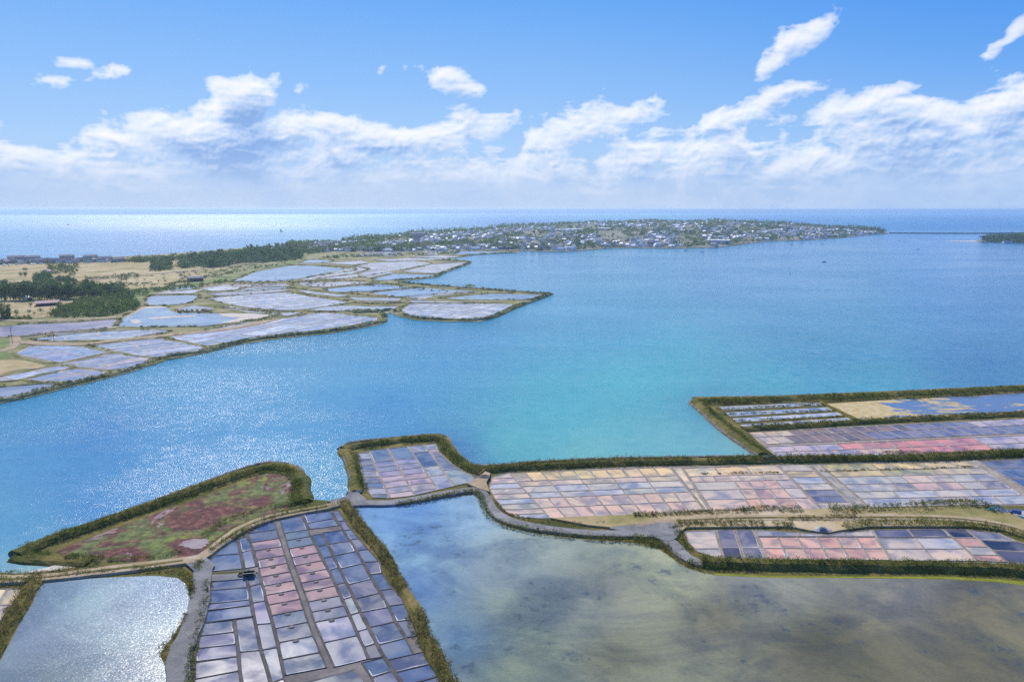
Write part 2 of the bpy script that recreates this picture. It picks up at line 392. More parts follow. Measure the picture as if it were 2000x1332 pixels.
# ------------------------------------------------------------------ the sky's cloud belt: a far dome ring, open overhead
def lattice(p, seed):
    h = (p[..., 0]*374761393+p[..., 1]*668265263+p[..., 2]*2147483647+seed*1274126177) & 0xffffffff
    h = ((h ^ (h >> 13))*1274126177) & 0xffffffff
    return ((h ^ (h >> 16)) & 0xffff)/65535.
def vnoise(q, seed=0):
    i = np.floor(q).astype(np.int64); f = q-i; f = f*f*f*(f*(f*6-15)+10); o = 0
    for dx in (0, 1):
        for dy in (0, 1):
            for dz in (0, 1):
                o = o+lattice(i+np.array((dx, dy, dz)), seed)*(f[..., 0] if dx else 1-f[..., 0])*(f[..., 1] if dy else 1-f[..., 1])*(f[..., 2] if dz else 1-f[..., 2])
    return o
def fbm(q, octv=5, rough=.55, seed=0, billow=False):
    o, a, tot = 0, 1., 0.
    for k in range(octv):
        v = vnoise(q*2.03**k+17.3*k, seed+k); v = 1-abs(2*v-1) if billow else v
        o = o+a*v; tot += a; a *= rough
    return o/tot
CLOUDS = [  # photo x, y, half width, half height, tilt, weight, softness
    (420, 285, 135, 48, 0, 1.25), (478, 205, 56, 44, 0, 1.2), (548, 262, 72, 48, 0, 1.1), (350, 290, 66, 36, 0, 1.0), (425, 222, 84, 26, 8, 1.0), (400, 245, 60, 30, 0, .9),
    (90, 152, 48, 30, 0, .80), (140, 128, 50, 22, 10, .72), (222, 142, 52, 19, 14, .74), (862, 152, 66, 24, -6, .84), (905, 168, 52, 16, -12, .62), (885, 125, 50, 13, 22, .42), (741, 139, 16, 13, 30, .66), (590, 174, 34, 10, 24, .42), (735, 190, 16, 7, 10, .3),
    (1578, 78, 66, 28, 26, .92), (1516, 120, 40, 18, 32, .78), (1640, 84, 26, 10, 40, .45), (1975, 75, 60, 22, 40, .82), (1890, 92, 40, 16, 30, .36),
    (1120, 100, 70, 8, 12, .3), (1430, 232, 160, 24, 20, .7), (1510, 195, 48, 20, 22, .78), (1180, 240, 140, 36, 15, .86), (960, 248, 60, 26, 20, .8), (1745, 178, 52, 18, 10, .8), (1640, 235, 120, 42, 25, .78),
    (1975, 200, 110, 62, 32, 1.0), (1840, 262, 120, 44, 12, .85), (1800, 225, 50, 16, 10, .6), (160, 280, 130, 36, 0, .85), (50, 300, 90, 34, 0, .8), (720, 272, 150, 38, -4, .95), (640, 250, 60, 30, 0, .8), (860, 262, 100, 30, 8, .85), (1300, 262, 90, 26, 0, .6)]
def cloud_density(az, el):
    a, e = np.radians(az), np.radians(el); q = np.stack((np.sin(a)*np.cos(e), np.cos(a)*np.cos(e), np.sin(e)*1.9), -1)
    wq = q+.02*np.stack((vnoise(q*22, 40), vnoise(q*22, 41), vnoise(q*22, 42)), -1)
    big = vnoise(q*8, 3); mid = fbm(wq*17, 6, .56, 11)-.5; bil = fbm(wq*26, 6, .55, 23, True)-.45
    sm = lambda x, lo, hi: (lambda t: t*t*(3-2*t))(np.clip((x-lo)/(hi-lo), 0, 1))
    top = 5.5+1.4*sm(az, -5, 45)+3.2*(big-.5)
    bank = sm(top-el, -1.6, 2.6)*1.25-.72-.30*sm(el, 3.0, 1.0)-1.6*sm(el, 7.5, 10)
    acc = np.full(az.shape, -9.)
    for (x, y, hw, hh, tilt, wt) in CLOUDS:
        a0, e0 = azel(x, y); k = math.degrees(1/F)*math.cos(R(a0))**2*.98
        ct, st = math.cos(R(tilt)), math.sin(R(tilt)); da, de = az-a0, el-e0
        u = (da*ct+de*st)/(hw*k*1.12); v = (de*ct-da*st)/(hh*k*1.15)
        v = np.where(v < 0, v*1.18, v)
        acc = np.maximum(acc, wt*2.1*np.exp(-.66*(u*u+v*v))-1.28)
    d = np.maximum(bank, acc)+mid*2.3+bil*1.15
    rest = (big-.72)*5+mid*2-sm(el, 17, 26)*0-np.where(el < 17, 3, 0)
    d = np.maximum(d, rest)
    d = d*sm(el, 33, 26)
    return np.clip(d, 0, 6)
def sky_ring():
    sm = lambda x, lo, hi: (lambda t: t*t*(3-2*t))(np.clip((x-lo)/(hi-lo), 0, 1))
    az = np.r_[np.arange(-180, -46, 1.2), np.arange(-46, 46, .085), np.arange(46, 180.1, 1.2)]
    el = np.r_[-1.2, np.arange(-.4, 17.2, .08), np.arange(17.6, 36.1, .6)]
    A, E = np.meshgrid(az, el); Rr = 85000.
    d = cloud_density(A, E)
    emb = np.clip(d-.5*cloud_density(A-.12, E+.14)-.5*cloud_density(A-.05, E+.26), -.5, .5); d = np.minimum(d, 2.2)
    dep = d*.10
    for k, (da, de) in enumerate(((-.18, .35), (-.4, .8), (-.8, 1.6), (-1.3, 2.8))): dep = dep+np.minimum(cloud_density(A+da, E+de), 2.2)*(.42, .46, .46, .30)[k]
    lit = np.exp(-dep*1.02)*(1-.38*np.clip(fbm(np.stack((A*.35, E*1.1, A*0), -1), 5, .6, 77)-.42, 0, .5)*sm(E, 8, 3))  # self-shading of the clouds, worked out towards the sun and painted into their colour
    lit = np.clip(lit+emb*.55*(1-.6*sm(E, 4, 1)), 0, 1)
    alpha = 1-np.exp(-d*2.6)
    stops = np.array([0, .2, .42, .7, 1.]); C = np.array([srgb(h) for h in ('#88ABE0', '#AFC8EE', '#D6E1F5', '#F0F3FC', '#FAFAFF')])
    col = np.stack([np.interp(lit, stops, C[:, k]) for k in range(3)], -1)
    veil = (.80*sm(E, 5.0, .3))[..., None]; col = col*(1-veil)+np.array(srgb('#B4CBEC'))*veil
    alpha = alpha*(.96-.25*sm(E, 3, 0))
    a, e = np.radians(A), np.radians(E)
    V = np.stack((np.sin(a)*np.cos(e), np.cos(a)*np.cos(e), np.sin(e)), -1)*Rr; V[..., 2] += CAMH
    nr, nc = A.shape; n = nr*nc; me = bpy.data.meshes.new('sky')
    idx = np.arange(n).reshape(nr, nc); F4 = np.stack((idx[:-1, :-1], idx[1:, :-1], idx[1:, 1:], idx[:-1, 1:]), -1).reshape(-1, 4)
    me.vertices.add(n); me.vertices.foreach_set('co', V.astype(np.float32).ravel())
    me.loops.add(F4.size); me.loops.foreach_set('vertex_index', F4.astype(np.int32).ravel())
    me.polygons.add(len(F4)); me.polygons.foreach_set('loop_start', np.arange(0, F4.size, 4, dtype=np.int32)); me.update()
    at = me.color_attributes.new('cloud', 'FLOAT_COLOR', 'POINT'); at.data.foreach_set('color', np.concatenate((col, alpha[..., None]), -1).astype(np.float32).ravel())
    m = bpy.data.materials.new('sky_and_clouds'); m.use_nodes = True; t = NT(m.node_tree); t.n.clear()
    pos = t.vm('SUBTRACT', t.new('ShaderNodeNewGeometry').outputs['Position'], (0, 0, CAMH))
    sk = sky_colour(t, t.vm('NORMALIZE', pos)); at = t.new('ShaderNodeAttribute', attribute_name='cloud')
    em = t.new('ShaderNodeEmission'); t.link(t.mix(at.outputs['Alpha'], sk, at.outputs['Color']), em.inputs[0])
    t.link(em.outputs[0], t.new('ShaderNodeOutputMaterial').inputs[0]); m.cycles.emission_sampling = 'NONE'
    me.materials.append(m); o = link('sky', me)
    return tag(o, 'blue summer sky with a bank of white cumulus along the horizon', 'sky', kind='structure')
sky_ring()
polar_water()
hz_bm = bmesh.new(); bmesh.ops.create_cube(hz_bm, size=1)
hm = bpy.data.meshes.new('haze'); hz_bm.to_mesh(hm); hz_bm.free()
ho = link('haze', hm); ho.scale = (92000, 92000, 112); ho.location = (0, 0, 50)
m = bpy.data.materials.new('haze_air'); m.use_nodes = True; t = NT(m.node_tree); t.n.clear()
pv = t.new('ShaderNodeVolumePrincipled'); pv.inputs['Color'].default_value = (.68, .86, 1, 1); pv.inputs['Density'].default_value = 6.6e-5
pv.inputs['Anisotropy'].default_value = .55
t.link(pv.outputs[0], t.new('ShaderNodeOutputMaterial').inputs[1]); hm.materials.append(m)
tag(ho, 'thin blue summer haze over sea and land', 'haze', kind='stuff')
#@@LAND
# ------------------------------------------------------------------ land
FORE = [(-1300, 1150), (-300, 1130), (0, 1120), (60, 1122), (112, 1113), (150, 1107), (146, 1099), (110, 1099), (60, 1097), (36, 1090), (31, 1083), (60, 1067), (100, 1051), (200, 1017), (300, 981),
        (400, 944), (480, 915), (528, 905), (562, 909), (588, 920), (599, 940), (600, 976), (640, 979), (678, 972), (686, 952), (682, 922), (672, 895), (665, 880), (688, 866), (760, 858), (862, 851),
        (882, 872), (906, 899), (938, 912), (1060, 904), (1200, 898), (1480, 893), (1462, 880), (1440, 866), (1400, 836), (1372, 808), (1355, 781), (1520, 776), (1720, 768), (2000, 755), (2400, 738), (4200, 700),
        (4200, 2600), (-3600, 2600)]
FARL = [(-900, 830), (-300, 812), (0, 789), (50, 779), (120, 761), (192, 744), (264, 725), (324, 703), (400, 691), (470, 673), (545, 662), (653, 651), (740, 635), (755, 628), (753, 614), (762, 611),
        (777, 618), (812, 626), (880, 629), (938, 629), (975, 619), (1006, 604), (1075, 577), (1064, 573), (956, 565), (850, 557), (770, 551), (848, 543), (862, 537), (884, 528), (921, 514), (913, 509),
        (870, 506), (902, 503), (927, 498), (1013, 494), (1016, 491), (900, 489.5), (900, 480), (700, 474), (655, 476), (560, 479), (480, 484), (400, 491), (300, 498), (200, 503), (0, 508), (-900, 520)]
def struct(o, label, cat): return tag(o, label, cat, kind='structure')
struct(sheet('foreground_marsh_ground', G(FORE), .30, M_GRASS, 1.3), 'grassy marsh ground between the near salt works and ponds', 'ground')
struct(sheet('far_marsh_ground', G(FARL), .40, M_FARBUND, 1.4), 'tan marsh ground of the far left shore between its salt works', 'ground')

def resample(line, step):
    L = [np.array(p, float) for p in line]; o = [L[0]]; acc = 0
    for a, b in zip(L[:-1], L[1:]):
        d = np.linalg.norm(b-a)
        if d == 0: continue
        t = step-acc
        while t < d: o.append(a+(b-a)*t/d); t += step
        acc = (acc+d) % step if d >= step-acc else acc+d
    if np.linalg.norm(o[-1]-L[-1]) > step*.3: o.append(L[-1])
    return np.array(o)
def frame(Q):
    T = np.gradient(Q, axis=0); T /= np.linalg.norm(T, axis=1)[:, None]+1e-9
    return T, np.c_[-T[:, 1], T[:, 0]]
def strip_mesh(name, Q, prof, m, jit=.12, seed=1, slope_taper=True):
    """sweeps a cross-section [(offset, z), ...] along the ground line Q"""
    r = np.random.default_rng(seed); T, N = frame(Q); n = len(Q); k = len(prof)
    V = []
    for i in range(n):
        for (o, z) in prof:
            oo = o*(1+.12*math.sin(i*.7+seed))+r.normal()*jit*(z > .3); V.append((*(Q[i]+N[i]*oo), z+(r.normal()*jit if z > .35 else 0)))
    Fc = [(i*k+j, i*k+j+1, (i+1)*k+j+1, (i+1)*k+j) for i in range(n-1) for j in range(k-1)]
    Fc += [tuple(range(k)), tuple((n-1)*k+j for j in range(k))[::-1]]
    return mesh(name, V, [f[::-1] for f in Fc], m, smooth=False)
def leaves(C, Rad, H, nl, size, seed=0):
    """clumps of leaf-size triangles over low domes: C (n,3) base centres"""
    r = np.random.default_rng(seed); n = len(C)
    C = np.repeat(C, nl, 0); Ra = np.repeat(Rad, nl); Hh = np.repeat(H, nl)
    ph = r.uniform(0, 2*np.pi, n*nl); u = r.uniform(0, 1, n*nl)**.6; el = np.arccos(u)*1.0
    rad = r.uniform(.72, 1.08, n*nl)
    p = C+np.c_[Ra*np.cos(ph)*np.sin(el)*rad, Ra*np.sin(ph)*np.sin(el)*rad, Hh*np.cos(el)*rad]
    d = r.normal(size=(n*nl, 3, 3)); d /= np.linalg.norm(d, axis=2)[..., None]
    s = size*r.uniform(.6, 1.4, n*nl)
    V = p[:, None, :]+d*s[:, None, None]
    rnd = np.repeat(r.uniform(0, 1, n), nl)*.75+r.uniform(0, 1, n*nl)*.25
    return V, rnd
def scrub(line_px, w, h, mt, label, dens=.9, off=0, base=.9, smooth=3, seed=0, big=1.0, z0=None, gaps=.27):
    w *= .72; h *= .85
    line = smooth_line([tuple(P(x, y).xy) for x, y in line_px], n=smooth) if smooth else [tuple(P(x, y).xy) for x, y in line_px]
    Q = resample(line, 1.0); T, N = frame(Q); r = np.random.default_rng(seed+len(Q))
    dist = np.linalg.norm(Q, axis=1); cell = np.clip(dist/420, .55, 5.)*big
    C, Ra, Hh, sz = [], [], [], []
    prob = dens*w/(cell**2*1.1)
    n = r.poisson(prob)
    idx = np.repeat(np.arange(len(Q)), n)
    o = r.uniform(-.5, .5, len(idx))*w*(.55+.95*vnoise(np.c_[Q*.045, np.zeros(len(Q))], 33)[idx])+off+(vnoise(np.c_[Q*.06, np.ones(len(Q))], 34)[idx]-.5)*w*.3
    keep = np.ones(len(idx), bool)
    if gaps:
        q = Q[idx]; keep = vnoise(np.c_[q*.12, np.full(len(q), seed+.5)], 5) > gaps
    idx, o = idx[keep], o[keep]
    p = Q[idx]+N[idx]*o[:, None]+r.uniform(-.6, .6, (len(idx), 2))
    rel = np.clip(abs((o-off))/(w*.5), 0, 1)
    zb = (base*(1-rel**2)+.25) if z0 is None else np.full(len(idx), z0)
    c = cell[idx]
    hh = h*(r.uniform(.2, 1.25, len(idx)))*(.55+.9*vnoise(np.c_[p*.25, np.zeros(len(p))], 9))
    V, rn = leaves(np.c_[p, zb-.1], c*r.uniform(.7, 1.25, len(idx)), np.maximum(hh, .25), 20, 0, seed)
    s = np.repeat(.26*c*1.0, 20)
    rr = np.random.default_rng(seed+5); d = rr.normal(size=(len(V), 3, 3)); d /= np.linalg.norm(d, axis=2)[..., None]
    V = V+d*(s*rr.uniform(.6, 1.5, len(V)))[:, None, None]
    o_ = link('scrub', tri_mesh('scrub', V, mt, rn)); return tag(o_, label, 'scrub', kind='stuff')
def dyke(line_px, w, h, label, m=None, top=.45, smooth=3, step=2.0, seed=1, z0=.0):
    w *= .80; h *= .85
    line = smooth_line([tuple(P(x, y).xy) for x, y in line_px], n=smooth) if smooth else [tuple(P(x, y).xy) for x, y in line_px]
    Q = resample(line, step); hw = w/2
    me = strip_mesh('dyke', Q, [(-hw, z0), (-hw*.8, h*.55), (-hw*top, h), (0, h*1.03), (hw*top, h), (hw*.8, h*.55), (hw, z0)], m or M_GRASS, .1, seed)
    return struct(link('dyke', me), label, 'dyke')
def ribbon(name, line_px, w, z, m, label, cat, smooth=3, step=2.5, wv=.10, thick=.25, crown=.06, seed=3):
    line = smooth_line([tuple(P(x, y, z).xy) for x, y in line_px], n=smooth); Q = resample(line, step); T, N = frame(Q); V, Fc = [], []
    r = np.random.default_rng(seed+len(Q))
    for i in range(len(Q)):
        k = w/2*(1+wv*math.sin(i*.37+seed)+.05*r.normal())
        for o, dz in ((-k*1.12, -thick), (-k, 0), (0, crown), (k, 0), (k*1.12, -thick)): V.append((*(Q[i]+N[i]*o), z+dz))
    Fc = [(i*5+j, (i+1)*5+j, (i+1)*5+j+1, i*5+j+1) for i in range(len(Q)-1) for j in range(4)]
    return struct(link(name, mesh(name, V, [f[::-1] for f in Fc], m)), label, cat)

# ---- ponds of the foreground
MID = [(686, 990), (700, 980), (760, 988), (830, 979), (880, 972), (925, 966), (943, 982), (952, 1003), (968, 1020), (1000, 1032), (1050, 1043), (1150, 1054), (1240, 1060), (1290, 1074), (1320, 1095), (1345, 1110), (1385, 1121),
       (1500, 1127), (1700, 1129), (1850, 1130), (1960, 1136), (2080, 1148), (2500, 1200), (2600, 1900), (1020, 1900), (900, 1400), (872, 1332), (852, 1292), (834, 1250), (818, 1205), (798, 1170), (775, 1130), (766, 1098), (742, 1056), (715, 1024)]
MIDC = [(750, 1030, '#86B0CE'), (900, 1010, '#90AEC4'), (820, 980, '#6FA0CC'), (1000, 1100, '#9AAAA8'), (1080, 1062, '#AEB9A4'), (1200, 1080, '#AEB69A'), (800, 1150, '#749ABC'), (1000, 1200, '#7A8C88'), (1200, 1130, '#888C84'), (1320, 1120, '#A9AE94'),
        (1500, 1150, '#989B92'), (1400, 1200, '#74756E'), (1600, 1250, '#6A6D64'), (1200, 1280, '#7E8274'), (1000, 1310, '#8B9888'), (900, 1250, '#7799AE'), (1900, 1180, '#7A796C'), (1900, 1300, '#7C7C6C'), (1700, 1300, '#80806C'), (1100, 1180, '#6F7C86'), (1750, 1150, '#8A8A86'), (1050, 1260, '#889486')]
o = tinted_sheet('marsh_pond', MID, .36, M_POND, MIDC, .78, (.012, .03, .052)); struct(o, 'wide shallow greenish pond with dark weed filling the right foreground', 'pond')
BL = [(86, 1139), (120, 1133), (200, 1128), (300, 1124), (346, 1128), (364, 1141), (372, 1172), (362, 1202), (342, 1236), (322, 1262), (312, 1278), (322, 1300), (332, 1330), (340, 1420), (320, 1900), (-900, 1900), (-200, 1400), (-20, 1325), (0, 1290), (18, 1256), (40, 1214), (62, 1180), (74, 1150)]
o = tinted_sheet('marsh_pond', BL, .36, M_POND_CALM, [(150, 1160, '#8EAEBE'), (60, 1250, '#8FA5B8'), (250, 1200, '#9AAFC4'), (300, 1300, '#A2B4BC'), (100, 1320, '#93A8AE'), (320, 1150, '#86A8C8')], .66, (.03, .05, .085)); struct(o, 'pale pond glittering in the lower left corner', 'pond')
struct(sheet('beach', G([(36, 1122), (110, 1115), (152, 1108), (147, 1100), (128, 1097), (112, 1104), (92, 1110), (60, 1117)]), .34, M_SAND, .5), 'small pale sand beach at the head of the inlet', 'beach')

# ---- salt meadow in the wedge
struct(sheet('salt_meadow', G([(108, 1080), (150, 1062), (230, 1032), (300, 1006), (380, 978), (450, 950), (520, 926), (560, 930), (580, 950), (580, 985), (540, 1003), (500, 1012), (450, 1034), (420, 1056), (392, 1084), (330, 1096), (200, 1099), (140, 1095)]), .345, M_MARSH), 'salt meadow mottled green and dark red inside the wedge-shaped dyke', 'meadow')
struct(sheet('mud_flat', wiggle(G(smooth_line([(352, 1066), (366, 1056), (392, 1054), (408, 1059), (396, 1070), (376, 1073)], True, 6)), .35), .36, ground_material('dried_mud', [(.3, srgb('#8C7470', .8)), (.6, srgb('#B8AAA8', .85))], .2, 1.2)), 'pale dried mud patch in the salt meadow', 'mud')

# ---- salt pans
def inset(poly, ds):
    n = len(poly); o = []
    for i in range(n):
        p0, p1, p2 = np.array(poly[i-1]), np.array(poly[i]), np.array(poly[(i+1) % n])
        e1, e2 = p1-p0, p2-p1; l1, l2 = np.linalg.norm(e1), np.linalg.norm(e2)
        n1 = np.array((-e1[1], e1[0]))/l1; n2 = np.array((-e2[1], e2[0]))/l2
        d1, d2 = ds[i-1], ds[i]; den = n1[0]*n2[1]-n1[1]*n2[0]
        if abs(den) < .15: q = p1+(n1+n2)/np.linalg.norm(n1+n2)*max(d1, d2)
        else:
            c1, c2 = n1@p1+d1, n2@p1+d2; q = np.array(((c1*n2[1]-c2*n1[1])/den, (n1[0]*c2-n2[0]*c1)/den))
            v = q-p1; L = np.linalg.norm(v); mx = 3*max(d1, d2); q = p1+v*min(1, mx/(L+1e-9))
        o.append(tuple(q))
    return o
def round_poly(poly, c, jit=0, rs=None):             # cuts the corners and lets the edges wander
    n = len(poly); o = []
    for i in range(n):
        p0, p1, p2 = np.array(poly[i-1]), np.array(poly[i]), np.array(poly[(i+1) % n])
        l1, l2 = np.linalg.norm(p0-p1), np.linalg.norm(p2-p1); k1, k2 = min(c, l1*.3)/l1, min(c, l2*.3)/l2
        o.append(p1+(p0-p1)*k1); o.append(p1*.7+.15*(p1+(p0-p1)*k1)+.15*(p1+(p2-p1)*k2)); o.append(p1+(p2-p1)*k2)
        if jit: o.append((p1+p2)/2+rs.normal(size=2)*jit)
    return [tuple(q) for q in o]
NPAN = [0]
def pan(cell, parent, colour, z, ws, bund, rise=.16, salt=0, island=False):
    """one evaporation pan: a sheet of brine in its own ring of clay"""
    cell = ccw(dedupe([tuple(c) for c in cell], .3))
    if len(cell) < 3 or area(cell) < 4: return
    rs = np.random.default_rng(NPAN[0]); NPAN[0] += 1
    n = len(cell); ds = (list(ws)*n)[:n] if len(ws) != n else ws
    inn = inset(cell, ds)
    if area(inn) < area(cell)*.2: return
    rr = round_poly(inn, max(ds)*1.3, min(.16, max(ds)*.22), rs); per = 4
    k = len(rr); V = [(*p, z+.02) for p in rr]
    mid = []
    for i in range(n):
        for j in range(per): mid.append(i)
    crest = [tuple(np.array(rr[i])*.45+np.array(cell[mid[i] if (i % 4) < 3 else mid[i]])*.55) if (i % 4) < 3 else tuple(np.array(rr[i])*.5+(np.array(cell[mid[i]])+np.array(cell[(mid[i]+1) % n]))/2*.5) for i in range(k)]
    outer = [cell[mid[i]] if (i % 4) < 3 else tuple((np.array(cell[mid[i]])+np.array(cell[(mid[i]+1) % n]))/2) for i in range(k)]
    V += [(*p, z+rise) for p in crest]+[(*p, z+rise*.92) for p in outer]
    Fc = [tuple(range(k))]+[(i, i+k, (i+1) % k+k, (i+1) % k) for i in range(k)]+[(i+k, i+2*k, (i+1) % k+2*k, (i+1) % k+k) for i in range(k)]
    Fc = [Fc[0]]+[f[::-1] for f in Fc[1:]]
    mi = [0]+[1]*(2*k); cx = np.mean(rr, 0)
    if rs.random() < .5:                            # a salt crust drifts to the near shore of the pan
        a_, w_, hit = rs.normal()*.5-1.4, min(.22, max(ds)*.6), []
        for i in range(k):
            q = np.array(rr[i])-cx; q /= np.linalg.norm(q)+1e-9
            f = max(0, math.cos(math.atan2(q[1], q[0])-a_))**1.5*rs.uniform(.6, 1.1); hit.append(f)
        j0 = len(V); V += [tuple(np.array((*rr[i], z+.03))) for i in range(k)]+[tuple(np.array((*(np.array(rr[i])+(cx-np.array(rr[i]))/(np.linalg.norm(cx-np.array(rr[i]))+1e-9)*w_*(hit[i]+.02)*1.6), z+.026))) for i in range(k)]
        for i in range(k):
            if hit[i]+hit[(i+1) % k] > .5: Fc.append((j0+i, j0+(i+1) % k, j0+k+(i+1) % k, j0+k+i)); mi.append(2)
    me = mesh('salt_pan', V, Fc, [M_PAN, bund, M_CRUST], mi)
    o = link('salt_pan', me, parent); o.color = (*[min(.9, max(.004, c)) for c in colour], 1)
    return o
def jit_col(c, a=.08):
    l = .3*c[0]+.55*c[1]+.15*c[2]; f = .42 if c[2] > c[0] else .42; c = tuple(1.1*((1-f)*x+f*l)*w_ for x, w_ in zip(c, (1.05, 1, .86 if c[2] < c[0] else .96)))
    k = 1+rng.normal()*a; return tuple(x*k*(1+rng.normal()*a*.4) for x in c)
def works(name, outline, z, m, label):
    o = struct(sheet(name, outline, z, m), label, 'salt works'); return o
def at_y(line, y):
    for (x0, y0), (x1, y1) in zip(line[:-1], line[1:]):
        if y <= y1 or (x1, y1) == line[-1]:
            return x0+(x1-x0)*(y-y0)/(y1-y0)
def strips(left, right, cuts, parent, clip, cols, z, side=.5, cross=.28, bund=None):
    """a column of pans between two long banks; cuts are (y on the left bank, y on the right bank)"""
    for i, ((a0, b0), (a1, b1)) in enumerate(zip(cuts[:-1], cuts[1:])):
        q = [(at_y(left, a0), a0), (at_y(left, a1), a1), (at_y(right, b1), b1), (at_y(right, b0), b0)]
        g = ccw(G(q)); c = clip_convex(clip, g); c = dedupe(c, .4) if c else []
        if len(c) < 3 or abs(area(c)) < 6: continue
        c = ccw(c); lr = np.array(P(*q[1]).xy)-np.array(P(*q[0]).xy); lr /= np.linalg.norm(lr)
        ds = []
        for k in range(len(c)):
            e = np.array(c[(k+1) % len(c)])-np.array(c[k]); e /= np.linalg.norm(e); ds.append(side if abs(e@lr) > .8 else cross)
        pan(c, parent, jit_col(cols[i % len(cols)] if not callable(cols) else cols(i)), z, ds, bund or M_BUND)
# left foreground works
LO = [(393, 1118), (402, 1104), (416, 1088), (438, 1070), (463, 1054), (516, 1026), (572, 1009), (600, 1005), (639, 1001), (662, 998), (676, 1021), (698, 1049), (718, 1072), (743, 1100), (748, 1122), (762, 1144), (787, 1172), (807, 1209), (821, 1245), (824, 1267), (846, 1298), (866, 1340), (960, 1500), (330, 1500), (372, 1360), (377, 1332), (379, 1295), (388, 1248), (396, 1220), (402, 1195), (407, 1150), (413, 1138), (450, 1132), (497, 1128), (497, 1116), (440, 1119)]
LOG = ccw(G(LO)); wl = works('salt_works', LOG, .33, M_MUD, 'large salt works of grey-blue and pink pans in the lower left foreground')
blue, steel, lil, grey, pink, pale = srgb('#4A78B0', .62), srgb('#6482AE', .6), srgb('#7E88A8', .62), srgb('#8A90A4', .62), srgb('#B88A9A', .66), srgb('#A2AAB8', .68)
Z = .34
E0 = [(380, 1000), (372, 1500)]
L00 = [(452, 1180), (458, 1214), (466, 1276), (472, 1332), (486, 1470)]
L0 = [(458, 1030), (465, 1058), (475, 1111), (483, 1133), (497, 1211), (508, 1267), (528, 1332), (566, 1470)]
L1 = [(478, 1026), (484, 1052), (497, 1080), (508, 1128), (522, 1183), (539, 1242), (553, 1310), (592, 1470)]
LCa = [(532, 1000), (537, 1019), (548, 1055), (564, 1105), (592, 1181), (607, 1228), (637, 1300), (700, 1440)]
LCb = [(540, 1000), (546, 1019), (557, 1055), (573, 1105), (601, 1181), (616, 1228), (648, 1297), (712, 1440)]
L2 = [(584, 995), (589, 1007), (606, 1044), (625, 1083), (656, 1144), (681, 1200), (720, 1289), (790, 1440)]
L3 = [(620, 1020), (632, 1049), (664, 1114), (703, 1195), (734, 1256), (749, 1284), (790, 1345), (850, 1440)]
L4 = [(645, 990), (650, 1007), (673, 1041), (698, 1080), (723, 1125), (757, 1183), (773, 1217), (793, 1248), (815, 1290), (860, 1370), (900, 1440)]
E1 = [(664, 985), (700, 1020), (760, 1080), (800, 1130), (860, 1200), (900, 1300), (960, 1440)]
sl_ = lambda y, n, d, s: [(y+i*d*(1+.018*i), y+i*d*(1+.018*i)-s) for i in range(n)]
strips(E0, L0, [(1010, 1003), (1090, 1083), (1121, 1113)], wl, LOG, [blue], Z, .4)
strips(L0, L1, [(1030, 1025), (1055, 1049), (1081, 1075), (1113, 1108)], wl, LOG, [pale, steel], Z, .6)
strips(E0, L0, [(1143, 1131), (1158, 1149), (1185, 1173), (1200, 1184), (1222, 1206)], wl, LOG, [steel, blue, steel, blue], Z, .5)
strips(E0, L00, [(1222, 1213), (1246, 1236), (1270, 1260), (1297, 1284), (1330, 1312), (1365, 1348), (1410, 1395)], wl, LOG, [srgb('#7C86AC', .6), srgb('#8688AC', .6), srgb('#868AB0', .6), srgb('#9C92A4', .6)], Z, .5)
strips(L00, L0, [(1213, 1207), (1276, 1272), (1345, 1336), (1410, 1400)], wl, LOG, [lil, srgb('#74759C', .6)], Z, .45)
strips(L0, L1, [(1128, 1120), (1148, 1141), (1180, 1175), (1222, 1219), (1272, 1266), (1338, 1326), (1400, 1392)], wl, LOG, [lil, lil, srgb('#9A94B8', .62), lil], Z, .45)
ys = [1022, 1044, 1062, 1078, 1096, 1112, 1129, 1147, 1165, 1184, 1205, 1230, 1258, 1291, 1322]
strips(L1, LCa, [(y, y-8-(y-1020)*.026) for y in ys], wl, LOG, [blue, steel]+[pink]*8+[grey, grey, pale, grey], Z, .45, .26)
ys2 = [1004, 1017, 1044, 1058, 1074, 1091, 1107, 1124, 1141, 1158, 1178, 1198, 1218, 1258, 1306]
strips(LCb, L2, [(y, y-8-(y-1020)*.03) for y in ys2], wl, LOG, [blue, blue, steel, steel]+[pink]*6+[grey, grey, pale, pale], Z, .45, .26)
strips(L2, L4, [(1006, 1000), (1024, 1014), (1036, 1028)], wl, LOG, [blue, steel], Z, .7)
strips(L2, L3, [(1048, 1044), (1070, 1065), (1092, 1088), (1116, 1110), (1144, 1139), (1173, 1167), (1204, 1197), (1236, 1229), (1266, 1258), (1290, 1285)], wl, LOG, [blue, blue, steel, steel, grey, pale, pale, pale, grey], Z, .45)
strips(L3, L4, [(1042, 1037), (1065, 1058), (1088, 1078), (1113, 1102), (1144, 1132), (1172, 1160), (1198, 1188), (1228, 1216), (1262, 1248), (1292, 1280)], wl, LOG, [blue, steel, steel, steel, grey, grey, srgb('#8890A8', .6), srgb('#7682A4', .6)], Z, .5, .3)
strips(L4, E1, [(1000, 997), (1020, 1016), (1038, 1033), (1056, 1050), (1078, 1070), (1100, 1096), (1124, 1116), (1155, 1146), (1186, 1175), (1216, 1205), (1248, 1236)], wl, LOG, [steel, lil], Z, .45, .3)
strips(L3, E1, [(1292, 1262), (1316, 1286), (1342, 1310), (1372, 1340), (1410, 1370)], wl, LOG, [srgb('#7A84A6', .6), blue, steel], Z, .45, .3)
strips([(700, 1290), (716, 1312), (790, 1440)], L3, [(1297, 1286), (1326, 1312), (1358, 1345), (1400, 1390)], wl, LOG, [steel, lil], Z, .45, .3)
pan(G([(556, 1342), (640, 1321), (698, 1306), (716, 1330), (770, 1430), (600, 1460)]), wl, srgb('#8C9094', .62), Z, (.8,), M_MUD)
